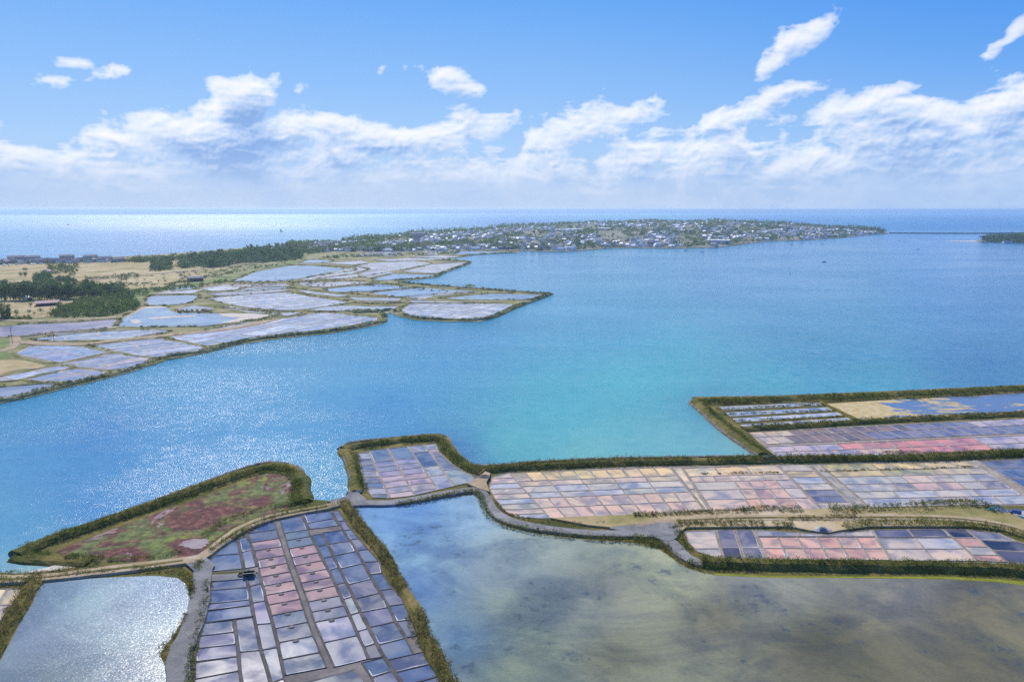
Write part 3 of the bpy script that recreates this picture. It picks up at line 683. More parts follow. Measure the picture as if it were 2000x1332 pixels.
mv = [(0, 0, .17)]+[(r_*math.cos(6.283*j/10)*1.25, r_*math.sin(6.283*j/10), z_) for r_, z_ in ((.35, .16), (.62, .04)) for j in range(10)]
M_MOUND = mesh('mound', mv, [(0, 1+j, 1+(j+1) % 10) for j in range(10)]+[(1+j, 11+j, 11+(j+1) % 10, 1+(j+1) % 10) for j in range(10)], M_MUD)
for La, Lb, yy, dd, rngk in ((L1, LCa, ys, .026, range(3, 13)), (LCb, L2, ys2, .03, range(3, 13))):
    for k_ in rngk:
        y = yy[k_]; y2 = y-8-(y-1020)*dd; q = P((at_y(La, y)+at_y(Lb, y2))/2, (y+y2)/2, Z+.15); q_ = link('mound', M_MOUND, wl); q_.location = (q.x, q.y, Z+.10); q_.rotation_euler.z = .15
ribbon('causeway', [(393, 1128), (430, 1127), (470, 1124), (499, 1121)], 3.6, .60, M_GRAVEL, 'short gravel spur running into the lower left salt works', 'path')

# generic quad fields
def qgrid(c, rows, parent, clip, z, side=.45, cross=.35, bund=None):
    """c = top-left, top-right, bottom-right, bottom-left in photo pixels; rows = (v0, v1, column edges or count, colours)"""
    c = [np.array(p, float) for p in c]
    f = lambda u, v: tuple((c[0]*(1-u)+c[1]*u)*(1-v)+(c[3]*(1-u)+c[2]*u)*v)
    for v0, v1, us, cols in rows:
        if isinstance(us, int): us = [i/us for i in range(us+1)]
        for i, (u0, u1) in enumerate(zip(us[:-1], us[1:])):
            g = ccw(G([f(u0, v0), f(u0, v1), f(u1, v1), f(u1, v0)])); cc_ = clip_convex(clip, g) if clip else g
            cc_ = dedupe(cc_, .4) if cc_ else []
            if len(cc_) < 3 or abs(area(cc_)) < 8: continue
            col = cols(i/(len(us)-1)) if callable(cols) else cols[i % len(cols)]
            if not callable(cols): col = tuple(.52*x+.48*sum(q[k] for q in cols)/len(cols) for k, x in enumerate(col))
            pan(ccw(cc_), parent, jit_col(col, .05), z, (side if len(cc_) != 4 else cross,), bund or M_BUND_PALE)
# promontory
PO = [(697, 887), (718, 882), (790, 874), (852, 868), (858, 884), (880, 904), (910, 925), (934, 932), (925, 943), (895, 949), (808, 970), (760, 975), (727, 974), (712, 952), (704, 925)]
POG = ccw(G(PO)); wp = works('salt_works', POG, .33, M_MUD, 'small salt works on the squarish promontory in the middle')
A, B, C_, D_, E_ = [(718, 878), (762, 975)], [(754, 872), (812, 972)], [(793, 868), (868, 975)], [(824, 864), (905, 975)], [(860, 860), (960, 975)]
strips([(690, 860), (700, 975)], A, [(888+i*11.5, 886+i*11.5) for i in range(9)], wp, POG, [pale, grey, steel], Z, .45, .3, M_BUND_PALE)
pinkish = srgb('#BCA2B4', .72)
strips(A, B, [(878, 875), (905, 900), (914, 910), (924, 919), (934, 929), (944, 939), (955, 950), (966, 960), (980, 975)], wp, POG, [steel]+[srgb('#9C9ABC', .68)]*3+[pinkish]*4+[blue], Z, .45, .3, M_BUND_PALE)
strips(B, C_, [(874, 870), (900, 896), (909, 905), (919, 914), (929, 924), (939, 934), (949, 944), (962, 955), (978, 972)], wp, POG, [steel]+[srgb('#A09CBC', .68)]*3+[pinkish]*4, Z, .45, .3, M_BUND_PALE)
strips(C_, D_, [(868, 864), (886, 883), (915, 910), (932, 928), (975, 970)], wp, POG, [pale, steel, pale], Z, .45, .3, M_BUND_PALE)
strips(D_, E_, [(862, 860), (880, 876), (894, 888), (920, 915), (975, 970)], wp, POG, [pale, pinkish, lil], Z, .45, .3, M_BUND_PALE)

# long works on the right: three blocks and a channel
MO = [(960, 934), (975, 929), (994, 925), (1240, 913), (1400, 911), (1520, 909), (1576, 909), (1700, 904), (1900, 901), (1935, 922), (2080, 1000), (2080, 990), (2000, 989), (1900, 990), (1672, 995), (1600, 997), (1380, 1001), (1300, 1004), (1200, 1008), (1135, 1013), (1060, 1015), (1010, 1012), (985, 1000), (965, 975), (955, 955)]
MOG = ccw(G(MO)); wm = works('salt_works', MOG, .33, M_BUND_PALE, 'long salt works of yellow, grey and pink pans below the right-hand scrub dyke')
yel, peach, pw, pw2, blg, rose, redp, olive = srgb('#E2BC58', .78), srgb('#DAB98C', .78), srgb('#C6B6AC', .74), srgb('#D2B4A2', .76), srgb('#B4BAC0', .72), srgb('#D8A592', .78), srgb('#D48E7A', .8), srgb('#B4B048', .7)
c1 = [(994, 925), (1308, 914), (1376, 1000), (1075, 1014)]
qgrid(c1, [(0, .19, 10, [peach, yel, yel, peach, yel, yel, yel, peach, yel, yel]), (.19, .30, 5, [peach, pw2]), (.30, .44, 5, [pw, blg]), (.44, .56, 5, [blg, pw]), (.56, .77, 10, [pw2, rose, pw2]), (.77, 1, 10, [rose, pw2])], wm, MOG, Z)
qgrid([(950, 927), (994, 925), (1075, 1014), (965, 1018)], [(i/9, (i+1)/9, 1, [pw, pw2, blg][i % 3:i % 3+1]) for i in range(9)], wm, MOG, Z)
qgrid([(1311, 914), (1330, 914), (1386, 999), (1379, 1000)], [(0, .5, 1, [peach]), (.5, 1, 1, [peach])], wm, MOG, Z, .5, .5)
c2 = [(1334, 916), (1516, 910), (1602, 996), (1391, 999)]
qgrid(c2, [(0, .2, 3, [peach, yel]), (.2, .33, 4, [pw2, peach]), (.33, .52, [0, .42, .56, .7, .84, 1], [blg, rose, rose, redp]), (.52, .74, [0, .4, .54, .7, .84, 1], [blg, rose, redp, rose]), (.74, 1, [0, .38, .52, .67, .83, 1], [pw2, redp, rose, redp, pw2])], wm, MOG, Z)
qgrid([(1520, 909), (1576, 909), (1672, 995), (1606, 996)], [(i/7, (i+1)/7, 1, [(pw, yel, blg, pw, grey, lil, pw)[i]]) for i in range(7)], wm, MOG, Z)
qgrid([(1582, 909), (1598, 908), (1696, 994), (1678, 995)], [(0, 1, 1, [srgb('#B4AC98', .7)])], wm, MOG, Z)
c3 = [(1602, 908), (1895, 901), (2020, 986), (1700, 993)]
qgrid(c3, [(0, .16, 3, [olive, yel, peach]), (.16, .3, 3, [yel, olive, peach]), (.3, .47, [0, .32, .42, .58, .72, .86, 1], [blg, blg, rose, pw2]), (.47, .64, [0, .3, .42, .58, .72, .86, 1], [blg, grey, rose, rose]), (.64, .8, 4, [pw, blg]), (.8, 1, [0, .3, .5, .66, .82, 1], [blg, pale, pw2])], wm, MOG, Z)
RO = [(1912, 902), (2000, 896), (2600, 870), (2600, 1000), (2100, 985), (2000, 954)]
ROG = ccw(G(RO)); wr = works('salt_works', ROG, .33, M_MUD, 'blue-violet salt works cut by the right edge of the view')
qgrid([(1912, 902), (2400, 882), (2600, 960), (2010, 960)], [(0, .25, 3, [lil, steel]), (.25, .6, 3, [steel, lil]), (.6, 1, 3, [blue, lil])], wr, ROG, Z)
# red works and the flooded ponds above
RE = [(1462, 846), (1560, 840), (1640, 835), (1800, 827), (2010, 818), (2500, 800), (2500, 868), (2010, 878), (1860, 886), (1700, 893), (1520, 896), (1490, 872)]
REG = ccw(G(RE)); we = works('salt_works', REG, .33, M_BUND_PALE, 'salt works with brown, violet and red pans on the right')
brown, violet, redd, lilp = srgb('#9A7468', .7), srgb('#8A84A4', .66), srgb('#E07464', .85), srgb('#C0A8BC', .75)
def rowmix(stops):
    return lambda u: next(c for s_, c in stops if u <= s_)
qgrid([(1462, 846), (2010, 818), (2086, 844), (1500, 869)], [(0, .42, 22, rowmix([(.1, peach), (.5, brown), (.75, violet), (2, lilp)])), (.42, 1, 22, rowmix([(.08, peach), (.35, brown), (.8, violet), (2, lil)]))], we, REG, Z)
qgrid([(1496, 874), (2088, 848), (2150, 876), (1524, 896)], [(0, .5, [0, .08, .16, .23, .30, .35, .40, .45, .50, .55, .6, .68, .8, 1], rowmix([(.2, lilp), (.80, redd), (2, lilp)])), (.5, 1, [0, .10, .2, .27, .34, .39, .44, .5, .56, .62, .68, .85, 1], rowmix([(.2, lilp), (.35, rose), (.8, redd), (2, lilp)]))], we, REG, Z)
NO = [(1400, 795), (1500, 790), (1597, 786), (1668, 822), (1560, 831), (1450, 837), (1424, 816)]
NOG = ccw(G(NO)); wn = works('salt_works', NOG, .33, M_GRASS, 'four long flooded ponds in the far corner of the right-hand works')
qgrid([(1392, 795), (1598, 786), (1672, 822), (1448, 838)], [(0, .20, 1, [srgb('#A8B0C0', .7)]), (.27, .48, 1, [srgb('#A4B4D0', .7)]), (.54, .75, 1, [srgb('#BCC0CC', .75)]), (.82, 1, 1, [srgb('#B8BAC0', .75)])], wn, NOG, Z, .7, .7, M_GRASS)
def stained_pan():
    m, t, b = mat('stained_brine'); pos = geo_pos(t)
    at = t.new('ShaderNodeAttribute', attribute_name='tint')
    st = t.vm('MULTIPLY', pos, (.05, .11, 1)); n = t.noise(st, 1, 6, .62, .7); 
    f = t.m('ADD', n, t.new('ShaderNodeSeparateColor').outputs[0]) if False else n
    sep = t.new('ShaderNodeSeparateColor'); t.link(at.outputs[0], sep.inputs[0])
    msk = t.step(t.m('ADD', n, t.m('MULTIPLY', sep.outputs[0], .5)), .60, .66)
    col = t.mix(msk, srgb('#8296B4', .62), t.ramp(t.noise(pos, .3, 4, .6), [(.3, srgb('#C9A850', .8)), (.7, srgb('#DCCBA0', .85))]))
    t.link(col, b.inputs['Base Color']); t.inp(b.inputs['Roughness'], t.m('ADD', .08, t.m('MULTIPLY', msk, .5))); b.inputs['IOR'].default_value = 1.33; return m
o = tinted_sheet('marsh_pond', [(1612, 789), (1700, 783), (1850, 775), (2010, 767), (2500, 748), (2500, 790), (2010, 807), (1850, 815), (1690, 825)], .37, stained_pan(), [(1620, 790, '#FFFFFF'), (1680, 815, '#FFFFFF'), (1750, 800, '#404040'), (1900, 790, '#202020'), (1980, 800, '#606060'), (2200, 790, '#303030'), (1750, 784, '#707070')], 1, (0, 0, 0)); struct(o, 'blue-grey pond streaked with yellow salt crust by the far right dyke', 'pond')
# lower right works
RL = [(1336, 1040), (1400, 1037), (1480, 1037), (1580, 1043), (1620, 1046), (1640, 1042), (1700, 1037), (1840, 1035), (1890, 1036), (1950, 1043), (1990, 1060), (2060, 1080), (2060, 1106), (1960, 1103), (1800, 1098), (1600, 1096), (1500, 1095), (1400, 1092), (1362, 1080), (1345, 1062)]
RLG = ccw(G(RL)); ww = works('salt_works', RLG, .33, M_BUND_PALE, 'lower right salt works of pinkish pans with dark blue ones at its right end')
dk = srgb('#5E5F82', .55); dkb = srgb('#2E3C60', .5)
qgrid([(1326, 1037), (1396, 1037), (1412, 1093), (1350, 1093)], [(0, .65, 1, [pw]), (.65, 1, 1, [pw])], ww, RLG, Z)
qgrid([(1398, 1037), (1434, 1036), (1452, 1094), (1414, 1094)], [(0, .62, 1, [srgb('#86849A', .62)]), (.62, 1, 1, [dk])], ww, RLG, Z)
qgrid([(1437, 1036), (1470, 1036), (1494, 1094), (1455, 1094)], [(0, .62, 1, [srgb('#86849A', .62)]), (.62, 1, 1, [srgb('#86849A', .62)])], ww, RLG, Z)
qgrid([(1474, 1036), (1700, 1036), (1739, 1096), (1500, 1095)], [(0, .23, [0, .36, .55, .75, 1], [grey, pw]), (.25, .62, 6, [rose, redp]), (.62, 1, 6, [redp, rose])], ww, RLG, Z)
qgrid([(1703, 1036), (1840, 1034), (1910, 1098), (1742, 1097)], [(0, .25, 2, [violet, dk]), (.28, .62, 2, [pw, blg]), (.62, 1, 2, [pw, pw2])], ww, RLG, Z)
qgrid([(1842, 1034), (1884, 1034), (1966, 1100), (1912, 1098)], [(0, .28, 1, [dkb]), (.28, .55, 1, [redp]), (.55, .8, 1, [pw2]), (.8, 1, 1, [redp])], ww, RLG, Z)
qgrid([(1886, 1036), (1960, 1040), (2080, 1106), (1970, 1102)], [(0, .3, 1, [grey]), (.3, .62, 1, [dkb]), (.62, 1, 1, [dk])], ww, RLG, Z)
# small works at the left edge
SO = [(-300, 1150), (0, 1151), (50, 1153), (34, 1190), (10, 1232), (-60, 1300), (-400, 1400)]
SOG = ccw(G(SO)); ws_ = works('salt_works', SOG, .33, M_BUND, 'corner of a salt works with yellowish pans at the left edge')
qgrid([(-120, 1152), (60, 1152), (20, 1250), (-220, 1260)], [(0, .32, 4, [srgb('#D8CC90', .75), peach]), (.32, .62, 3, [pw2, peach]), (.62, 1, 3, [pw2, blg])], ws_, SOG, Z)
# works beyond the track at the right edge
qgrid([(1966, 1000), (2100, 992), (2140, 1020), (2010, 1026)], [(0, 1, 2, [srgb('#B8B8B4', .7)])], wm, None, .36)

# ---- dykes, tracks and scrub of the foreground
dyke([(31, 1087), (100, 1058), (200, 1024), (300, 989), (400, 953), (480, 925), (526, 914), (562, 917), (584, 932), (590, 955), (592, 984)], 8.5, 1.9, 'grassy outer dyke around the wedge-shaped salt meadow', smooth=4)
scrub([(50, 1079), (100, 1060), (200, 1026), (300, 992), (400, 956), (480, 929), (526, 919), (560, 923), (578, 938), (582, 960), (583, 988)], 7.5, 1.5, M_SCRUB, 'dark green scrub covering the dyke of the wedge-shaped meadow', base=1.5, dens=1.1, seed=1)
dyke([(33, 1088), (80, 1096), (130, 1098), (175, 1101)], 7, 1.2, 'low grassy bank between the inlet and the salt meadow')
scrub([(40, 1087), (90, 1092), (140, 1095), (190, 1099)], 6, 1.1, M_SCRUB, 'olive scrub on the bank beside the small inlet', base=1.0, seed=2)
ribbon('causeway', [(-300, 1133), (0, 1130), (100, 1125), (200, 1113), (300, 1101), (360, 1093), (390, 1088), (430, 1060), (470, 1032), (520, 1012), (580, 999), (640, 988), (680, 975)], 4.0, 1.0, M_TRACK, 'pale earth track running along the wedge-shaped meadow to the left edge', 'track', thick=.9)
struct(sheet('gravel_yard', G([(352, 1097), (385, 1088), (404, 1094), (420, 1110), (408, 1128), (384, 1124), (368, 1110)]), 1.0, M_GRAVEL, .9), 'gravelled junction of the tracks left of the pink salt pans', 'track')
scrub([(-300, 1141), (0, 1138), (60, 1139)], 7, 1.6, M_SCRUB, 'dark scrub below the track at the left edge', base=.8, seed=3)
scrub([(0, 1122), (60, 1124), (110, 1118), (160, 1108)], 2.5, .7, M_BRUSH, 'low brush between the track and the beach', base=.6, seed=4)
scrub([(70, 1139), (110, 1130), (200, 1121), (300, 1115), (345, 1118), (368, 1132), (376, 1160)], 3.0, 1.1, M_SCRUB, 'dark scrub edging the top of the pale pond', base=.7, seed=5)
scrub([(180, 1098), (250, 1095), (320, 1087), (350, 1080)], 2.2, .8, M_SCRUB, 'thin green scrub between the meadow and the track', base=.6, seed=6)
dyke([(-30, 1300), (0, 1253), (20, 1218), (42, 1180), (60, 1150), (72, 1136)], 6.0, 1.6, 'brown dyke between the pale pond and the left edge works')
scrub([(-30, 1300), (0, 1253), (20, 1218), (42, 1180), (60, 1150), (76, 1132)], 5.6, 1.4, M_BRUSH, 'brown and green brush on the dyke left of the pale pond', base=1.3, dens=1.2, seed=7)
ribbon('causeway', [(396, 1112), (394, 1140), (388, 1180), (374, 1225), (356, 1262), (348, 1300), (352, 1345), (364, 1420), (390, 1600)], 4.8, 1.0, M_GRAVEL, 'wide grey gravel causeway between the pale pond and the pink salt pans', 'track', wv=.06, thick=.9)
scrub([(368, 1132), (377, 1160), (374, 1185), (362, 1212), (346, 1240), (324, 1264), (317, 1278), (330, 1300), (337, 1340), (345, 1420)], 2.0, .9, M_BRUSH, 'rusty brush edging the right side of the pale pond', base=.7, seed=8)
scrub([(406, 1132), (404, 1160), (397, 1195), (389, 1225), (379, 1262), (373, 1300), (371, 1345), (376, 1420)], 2.6, 1.3, M_SCRUB, 'bright and dark green scrub between the causeway and the salt pans', base=.6, dens=1.2, seed=9)
scrub([(384, 1118), (392, 1102), (412, 1082), (440, 1062), (480, 1040), (520, 1020), (570, 1004), (620, 998), (660, 991)], 3.0, 1.5, M_SCRUB, 'dark scrub along the curved upper rim of the lower left salt works', base=.9, dens=1.2, seed=10)
scrub([(400, 1048), (440, 1020), (500, 1000), (560, 988), (600, 984)], 3, 1.1, M_SCRUB, 'scrub between the salt meadow and the track', base=.7, gaps=.35, seed=11)
dyke([(672, 984), (688, 1006), (708, 1036), (738, 1070), (760, 1100), (770, 1130), (794, 1166), (814, 1202), (826, 1240), (845, 1278), (868, 1322), (900, 1400)], 5.0, 1.7, 'narrow earth dyke between the lower left works and the wide pond')
scrub([(670, 984), (688, 1006), (708, 1036), (738, 1070), (760, 1100), (770, 1130), (794, 1166), (814, 1202), (826, 1240), (845, 1278), (868, 1322), (900, 1400)], 4.6, 1.5, M_BRUSH, 'brown brush on the narrow dyke along the wide pond', base=1.4, dens=1.3, seed=12)
struct(sheet('gravel_yard', G([(640, 984), (672, 976), (690, 962), (702, 968), (716, 980), (708, 990), (680, 994)]), 1.05, M_GRAVEL, .9), 'gravel junction at the neck of the promontory', 'track')
dyke([(672, 880), (690, 874), (760, 864), (820, 859), (858, 858), (872, 876), (894, 900), (920, 917), (948, 925)], 9, 1.8, 'green dyke along the top and right of the promontory')
scrub([(682, 878), (700, 875), (760, 867), (820, 862), (856, 861), (868, 878), (888, 899), (914, 917), (945, 925)], 7.5, 1.6, M_SCRUB, 'thick green scrub along the top of the promontory', base=1.5, dens=1.15, seed=13)
dyke([(672, 882), (686, 905), (694, 935), (696, 965)], 7, 1.8, 'green dyke on the left side of the promontory')
scrub([(686, 884), (696, 905), (702, 935), (708, 962)], 5, 1.6, M_SCRUB, 'green scrub inside the left dyke of the promontory', base=1.4, seed=14)
ribbon('causeway', [(676, 984), (710, 981), (760, 981), (820, 972), (880, 961), (925, 955), (945, 966), (958, 990), (980, 1009), (1010, 1020), (1060, 1030), (1140, 1039), (1220, 1041), (1290, 1040), (1320, 1036)], 3.8, 1.1, M_GRAVEL, 'grey gravel track winding from the promontory to the lower right works', 'track', thick=1.2, wv=.05)
struct(sheet('gravel_yard', G([(912, 950), (935, 938), (948, 926), (958, 930), (950, 948), (956, 966), (940, 962)]), 1.30, M_TRACK, 1.2), 'earthy junction where the scrub dykes meet', 'track')
scrub([(715, 989), (770, 990), (830, 981), (885, 970), (925, 964), (938, 975), (948, 998), (966, 1020), (1000, 1033), (1060, 1044), (1150, 1054), (1230, 1060), (1280, 1070)], 3.4, 1.4, M_SCRUB, 'dark scrub edging the top of the wide pond', base=.9, dens=1.25, seed=15)
scrub([(955, 962), (968, 985), (985, 1004), (1015, 1013), (1060, 1020), (1120, 1026), (1180, 1024)], 1.8, .7, M_BRUSH, 'thin brush between the winding track and the pale pans', base=.6, gaps=.3, seed=16)
dyke([(945, 920), (1060, 912), (1200, 906), (1360, 904), (1496, 901), (1600, 899), (1800, 897), (1900, 893), (2000, 887), (2500, 862)], 8.5, 1.8, 'long scrub dyke dividing the right-hand works from the bay')
scrub([(950, 922), (1060, 913), (1200, 907), (1360, 905), (1496, 902), (1570, 901), (1800, 899), (1900, 894), (2000, 889), (2400, 868)], 7.5, 2.0, M_SCRUB, 'thick dark scrub along the long dyke below the bay', base=1.5, dens=1.15, seed=17)
scrub([(1700, 889), (1760, 885), (1850, 888), (2000, 880), (2300, 868)], 3, .8, M_BRUSH, 'tan brush above the long scrub dyke on the right', base=.6, gaps=.3, seed=18)
dyke([(1360, 784), (1384, 812), (1424, 844), (1456, 868), (1490, 890)], 8, 1.7, 'dyke along the left edge of the right-hand works facing the bay')
scrub([(1368, 786), (1392, 812), (1432, 844), (1464, 868), (1500, 893)], 6, 1.4, M_SCRUB, 'green scrub on the bay-side dyke of the right-hand works', base=1.3, seed=19)
dyke([(1358, 783), (1520, 780), (1720, 772), (2000, 759), (2500, 737)], 13, 1.8, 'far dyke of the right-hand works running along the bay')
scrub([(1376, 788), (1520, 784), (1720, 776), (2000, 763), (2450, 742)], 14, 1.7, M_SCRUB, 'olive scrub covering the far bay dyke of the right-hand works', base=1.4, dens=1.0, seed=20)
dyke([(1452, 840), (1560, 835), (1640, 829), (1800, 820), (2000, 811), (2500, 790)], 8, 1.6, 'straight dyke between the flooded ponds and the red works')
scrub([(1448, 840), (1560, 834), (1640, 829), (1800, 820), (2000, 811), (2450, 792)], 6.5, 1.6, M_SCRUB, 'dark scrub on the straight dyke above the red works', base=1.3, dens=1.1, seed=21)
dyke([(1600, 786), (1640, 805), (1680, 824)], 3, 1.2, 'short bank between the four flooded ponds and the crusted pond')
for i, l in enumerate(([(1404, 801), (1612, 792)], [(1414, 811), (1632, 803)], [(1432, 824), (1652, 815)])):
    scrub(l, 2.4, .8, M_SCRUB, ('dark scrub row below the first flooded pond', 'dark scrub row between the middle flooded ponds', 'dark scrub row above the last flooded pond')[i], base=.5, smooth=0, seed=22+i)
dyke([(1904, 902), (1950, 928), (2010, 962), (2100, 1000)], 4, .9, 'low tan bank between the long works and the violet works', M_BUND_PALE)
for i, l in enumerate(([(1372, 927), (1518, 924)], [(1606, 922), (1700, 919)], [(1718, 919), (1784, 917)], [(1800, 917), (1902, 913)])):
    scrub(l, 1.6, .5, M_BRUSH, 'thin dark weed line on a bund among the yellow pans, number%s from the left' % (' one', ' two', ' three', ' four')[i] if False else ('weed line among the peach pans of the middle block', 'weed line under the olive pans', 'short weed line right of the olive pans', 'weed line among the yellow pans furthest right')[i], base=.2, smooth=0, seed=30+i)
# the broad tan bank with the track, lower right
struct(sheet('dry_bank', G([(1075, 1016), (1200, 1010), (1300, 1006), (1400, 1003), (1560, 999), (1700, 997), (1880, 992), (1960, 1000), (2010, 1024), (2200, 1080), (2200, 1110), (2040, 1068), (1960, 1040), (1900, 1032), (1700, 1032), (1640, 1040), (1620, 1044), (1580, 1040), (1540, 1032), (1340, 1034), (1320, 1050), (1250, 1040), (1150, 1030)]), .9, M_DRY, .8), 'broad bank of dry yellow grass between the right-hand works', 'bank')
ribbon('causeway', [(1240, 1028), (1300, 1018), (1400, 1012), (1500, 1010), (1620, 1010), (1740, 1009), (1850, 1011), (1920, 1018), (1970, 1028), (2040, 1048), (2150, 1090)], 4.2, 1.0, M_TRACK, 'pale earth track along the dry grass bank on the right', 'track', thick=.2)
struct(sheet('gravel_yard', G(smooth_line([(1190, 1036), (1240, 1030), (1300, 1026), (1326, 1033), (1322, 1054), (1302, 1062), (1270, 1052), (1230, 1044)], True, 4)), 1.05, M_GRAVEL, 1.2), 'gravel patch where the winding track meets the dry bank', 'track')
scrub([(1240, 1010), (1300, 1008), (1400, 1004), (1460, 1003)], 6, 1.0, M_BRUSH, 'dry yellow grass tufts above the pale track', base=.9, gaps=.25, seed=40)
scrub([(1450, 1003), (1500, 998), (1550, 1001), (1600, 1003)], 7, 1.5, M_SCRUB, 'green tufts of scrub in the middle of the dry bank', base=1.0, gaps=.2, seed=41)
scrub([(1620, 1001), (1700, 998), (1800, 994), (1870, 988), (1910, 990), (1950, 1003)], 8, 1.9, M_SCRUB, 'scrub and brambles at the right end of the dry bank', base=1.0, gaps=.15, seed=42)
scrub([(1325, 1028), (1380, 1026), (1440, 1027), (1500, 1028), (1545, 1030)], 5.5, 1.5, M_SCRUB, 'green scrub above the lower right works, left part', base=.9, dens=1.1, seed=43)
scrub([(1540, 1018), (1600, 1017), (1670, 1014)], 4.5, 1.2, M_BRUSH, 'brown brush behind the salt heap', base=.9, seed=44)
scrub([(1650, 1034), (1700, 1025), (1760, 1026), (1850, 1028), (1930, 1034), (2000, 1052), (2100, 1090)], 5.5, 1.7, M_SCRUB, 'dark scrub above the lower right works, right part', base=.9, dens=1.1, seed=45)
scrub([(1325, 1042), (1330, 1060), (1342, 1078)], 4.5, 1.2, M_SCRUB, 'bright green tufts left of the lower right works', base=.9, gaps=.2, seed=46)
ribbon('causeway', [(1300, 1050), (1318, 1066), (1336, 1084), (1360, 1096), (1395, 1099)], 4.5, .9, M_GRAVEL, 'pale gravel bank rounding the lower right works', 'track', thick=1.0)
scrub([(1270, 1063), (1295, 1072), (1318, 1090), (1345, 1107), (1385, 1117)], 2.8, 1.1, M_BRUSH, 'brown brush where the bank meets the wide pond', base=.8, seed=47)
dyke([(1370, 1102), (1450, 1106), (1560, 1109), (1700, 1111), (1850, 1113), (1960, 1118), (2100, 1132), (2400, 1170)], 7, 2.2, 'thick grassy dyke between the lower right works and the wide pond')
scrub([(1370, 1102), (1450, 1106), (1560, 1109), (1700, 1111), (1850, 1113), (1960, 1118), (2100, 1132), (2400, 1170)], 6.0, 1.8, M_SCRUB, 'thick scrub on the dyke above the wide pond at lower right', base=1.8, dens=1.35, seed=48)
struct(sheet('weed_margin', G([(1400, 1122), (1500, 1127), (1700, 1128), (1850, 1128), (1960, 1134), (2080, 1146), (2200, 1166), (2200, 1176), (2060, 1152), (1950, 1139), (1850, 1133), (1700, 1131), (1500, 1130), (1390, 1125)]), .385, ground_material('green_weed', [(.3, srgb('#6E7A20', .7)), (.6, srgb('#A4A63A', .75)), (.8, srgb('#C8BC60', .8))], .3, 2)), 'yellow-green weed margin along the edge of the wide pond', 'weed')
ribbon('grass_strip', [(-300, 1133), (0, 1130), (100, 1125), (200, 1113), (300, 1101), (360, 1093)], .9, 1.10, M_GRASS, 'grass strip between the wheel ruts of the left track', 'grass', thick=.06, wv=.3)
ribbon('grass_strip', [(430, 1060), (470, 1032), (520, 1012), (580, 999), (640, 988)], .9, 1.10, M_GRASS, 'grass strip between the ruts above the pink pans', 'grass', thick=.06, wv=.3)
ribbon('grass_strip', [(1320, 1016), (1400, 1012), (1500, 1010), (1620, 1010), (1740, 1009), (1850, 1011), (1920, 1018), (1970, 1028), (2040, 1048)], .9, 1.10, M_GRASS, 'grass strip between the ruts on the dry bank', 'grass', thick=.06, wv=.3)
# stone revetments on the bay side
def revet(line, label):
    L = smooth_line([tuple(P(x, y).xy) for x, y in line], n=3); Q = resample(L, 1.6)
    me = strip_mesh('revetment', Q, [(-.9, -.1), (-.55, .85), (.55, .95), (.9, -.1)], M_STONE, .10, 5); struct(link('revetment', me), label, 'sea wall')
scrub([(1240, 1054), (1275, 1060), (1300, 1072), (1322, 1088), (1350, 1104), (1400, 1112), (1470, 1113)], 3.4, 1.4, M_SCRUB, 'dark scrub where the gravel bank drops to the wide pond', base=.9, dens=1.3, seed=51)
scrub([(1310, 1036), (1340, 1033)], 3, 1, M_SCRUB, 'tuft by the gravel patch', base=.9, seed=52)
revet([(31, 1083), (100, 1051), (200, 1017), (300, 981), (400, 944), (480, 915), (528, 905), (562, 909), (588, 920), (599, 940), (600, 974)], 'dry stone sea wall around the wedge-shaped meadow')
revet([(680, 968), (686, 950), (682, 922), (672, 895), (665, 880), (688, 866), (760, 858), (862, 851), (882, 872), (906, 899), (938, 912), (1060, 904), (1200, 898), (1480, 893)], 'dry stone sea wall around the promontory and along the long dyke')
revet([(1480, 892), (1462, 880), (1440, 866), (1400, 836), (1372, 808), (1355, 781), (1520, 776), (1720, 768), (2000, 755), (2400, 738)], 'stone sea wall of the right-hand works')
#@@FAR
# ------------------------------------------------------------------ far left shore: meadows, lagoons, works
def z1(x, y): return (x/4.1625, 480+y/4.1625)
def z2(x, y): return (380+x/2.7778, 460+y/2.7778)
struct(sheet('dry_meadow', G([(-900, 528), (0, 516), (180, 511), (300, 508), (420, 500), (480, 497), (520, 500), (470, 516), (420, 530), (400, 545), (330, 560), (250, 566), (150, 560), (0, 552), (-300, 560)]), .50, M_DRY, .1), 'broad dry tan meadow behind the pine belt', 'meadow')
struct(sheet('dry_meadow', G([(-300, 590), (0, 584), (60, 582), (140, 585), (150, 600), (120, 618), (60, 621), (0, 622), (-300, 640)]), .50, M_DRY, .1), 'small dry yellow meadow around the long low barn', 'meadow')
struct(sheet('green_meadow', G([(240, 566), (330, 560), (420, 545), (500, 528), (570, 510), (600, 508), (560, 520), (500, 530), (450, 547), (380, 562), (300, 575), (280, 590), (255, 598), (235, 592)]), .52, M_GREEN, .1), 'green meadow margin beside the upper lagoons', 'meadow')
struct(sheet('green_meadow', G([z1(0, 740), z1(60, 760), z1(100, 800), z1(60, 830), z1(0, 840), z1(-200, 860), z1(-200, 740)]), .52, M_GREEN, .1), 'green meadow patch at the left edge above the lilac works', 'meadow')
struct(sheet('green_meadow', G([z1(0, 860), z1(60, 870), z1(90, 910), z1(60, 925), z1(0, 925), z1(-200, 930), z1(-200, 870)]), .52, M_GREEN, .1), 'bright green grass patch at the left edge', 'meadow')
struct(sheet('dry_meadow', G([z1(0, 930), z1(90, 930), z1(200, 940), z1(380, 980), z1(330, 1000), z1(150, 1010), z1(0, 1050), z1(-200, 1060), z1(-200, 930)]), .52, M_DRY, .1), 'tan earthy ground with a cart track at the left edge', 'meadow')
sky_pond, lilac_pond = srgb('#A6BCDE', .55), srgb('#A8A6CC', .62)
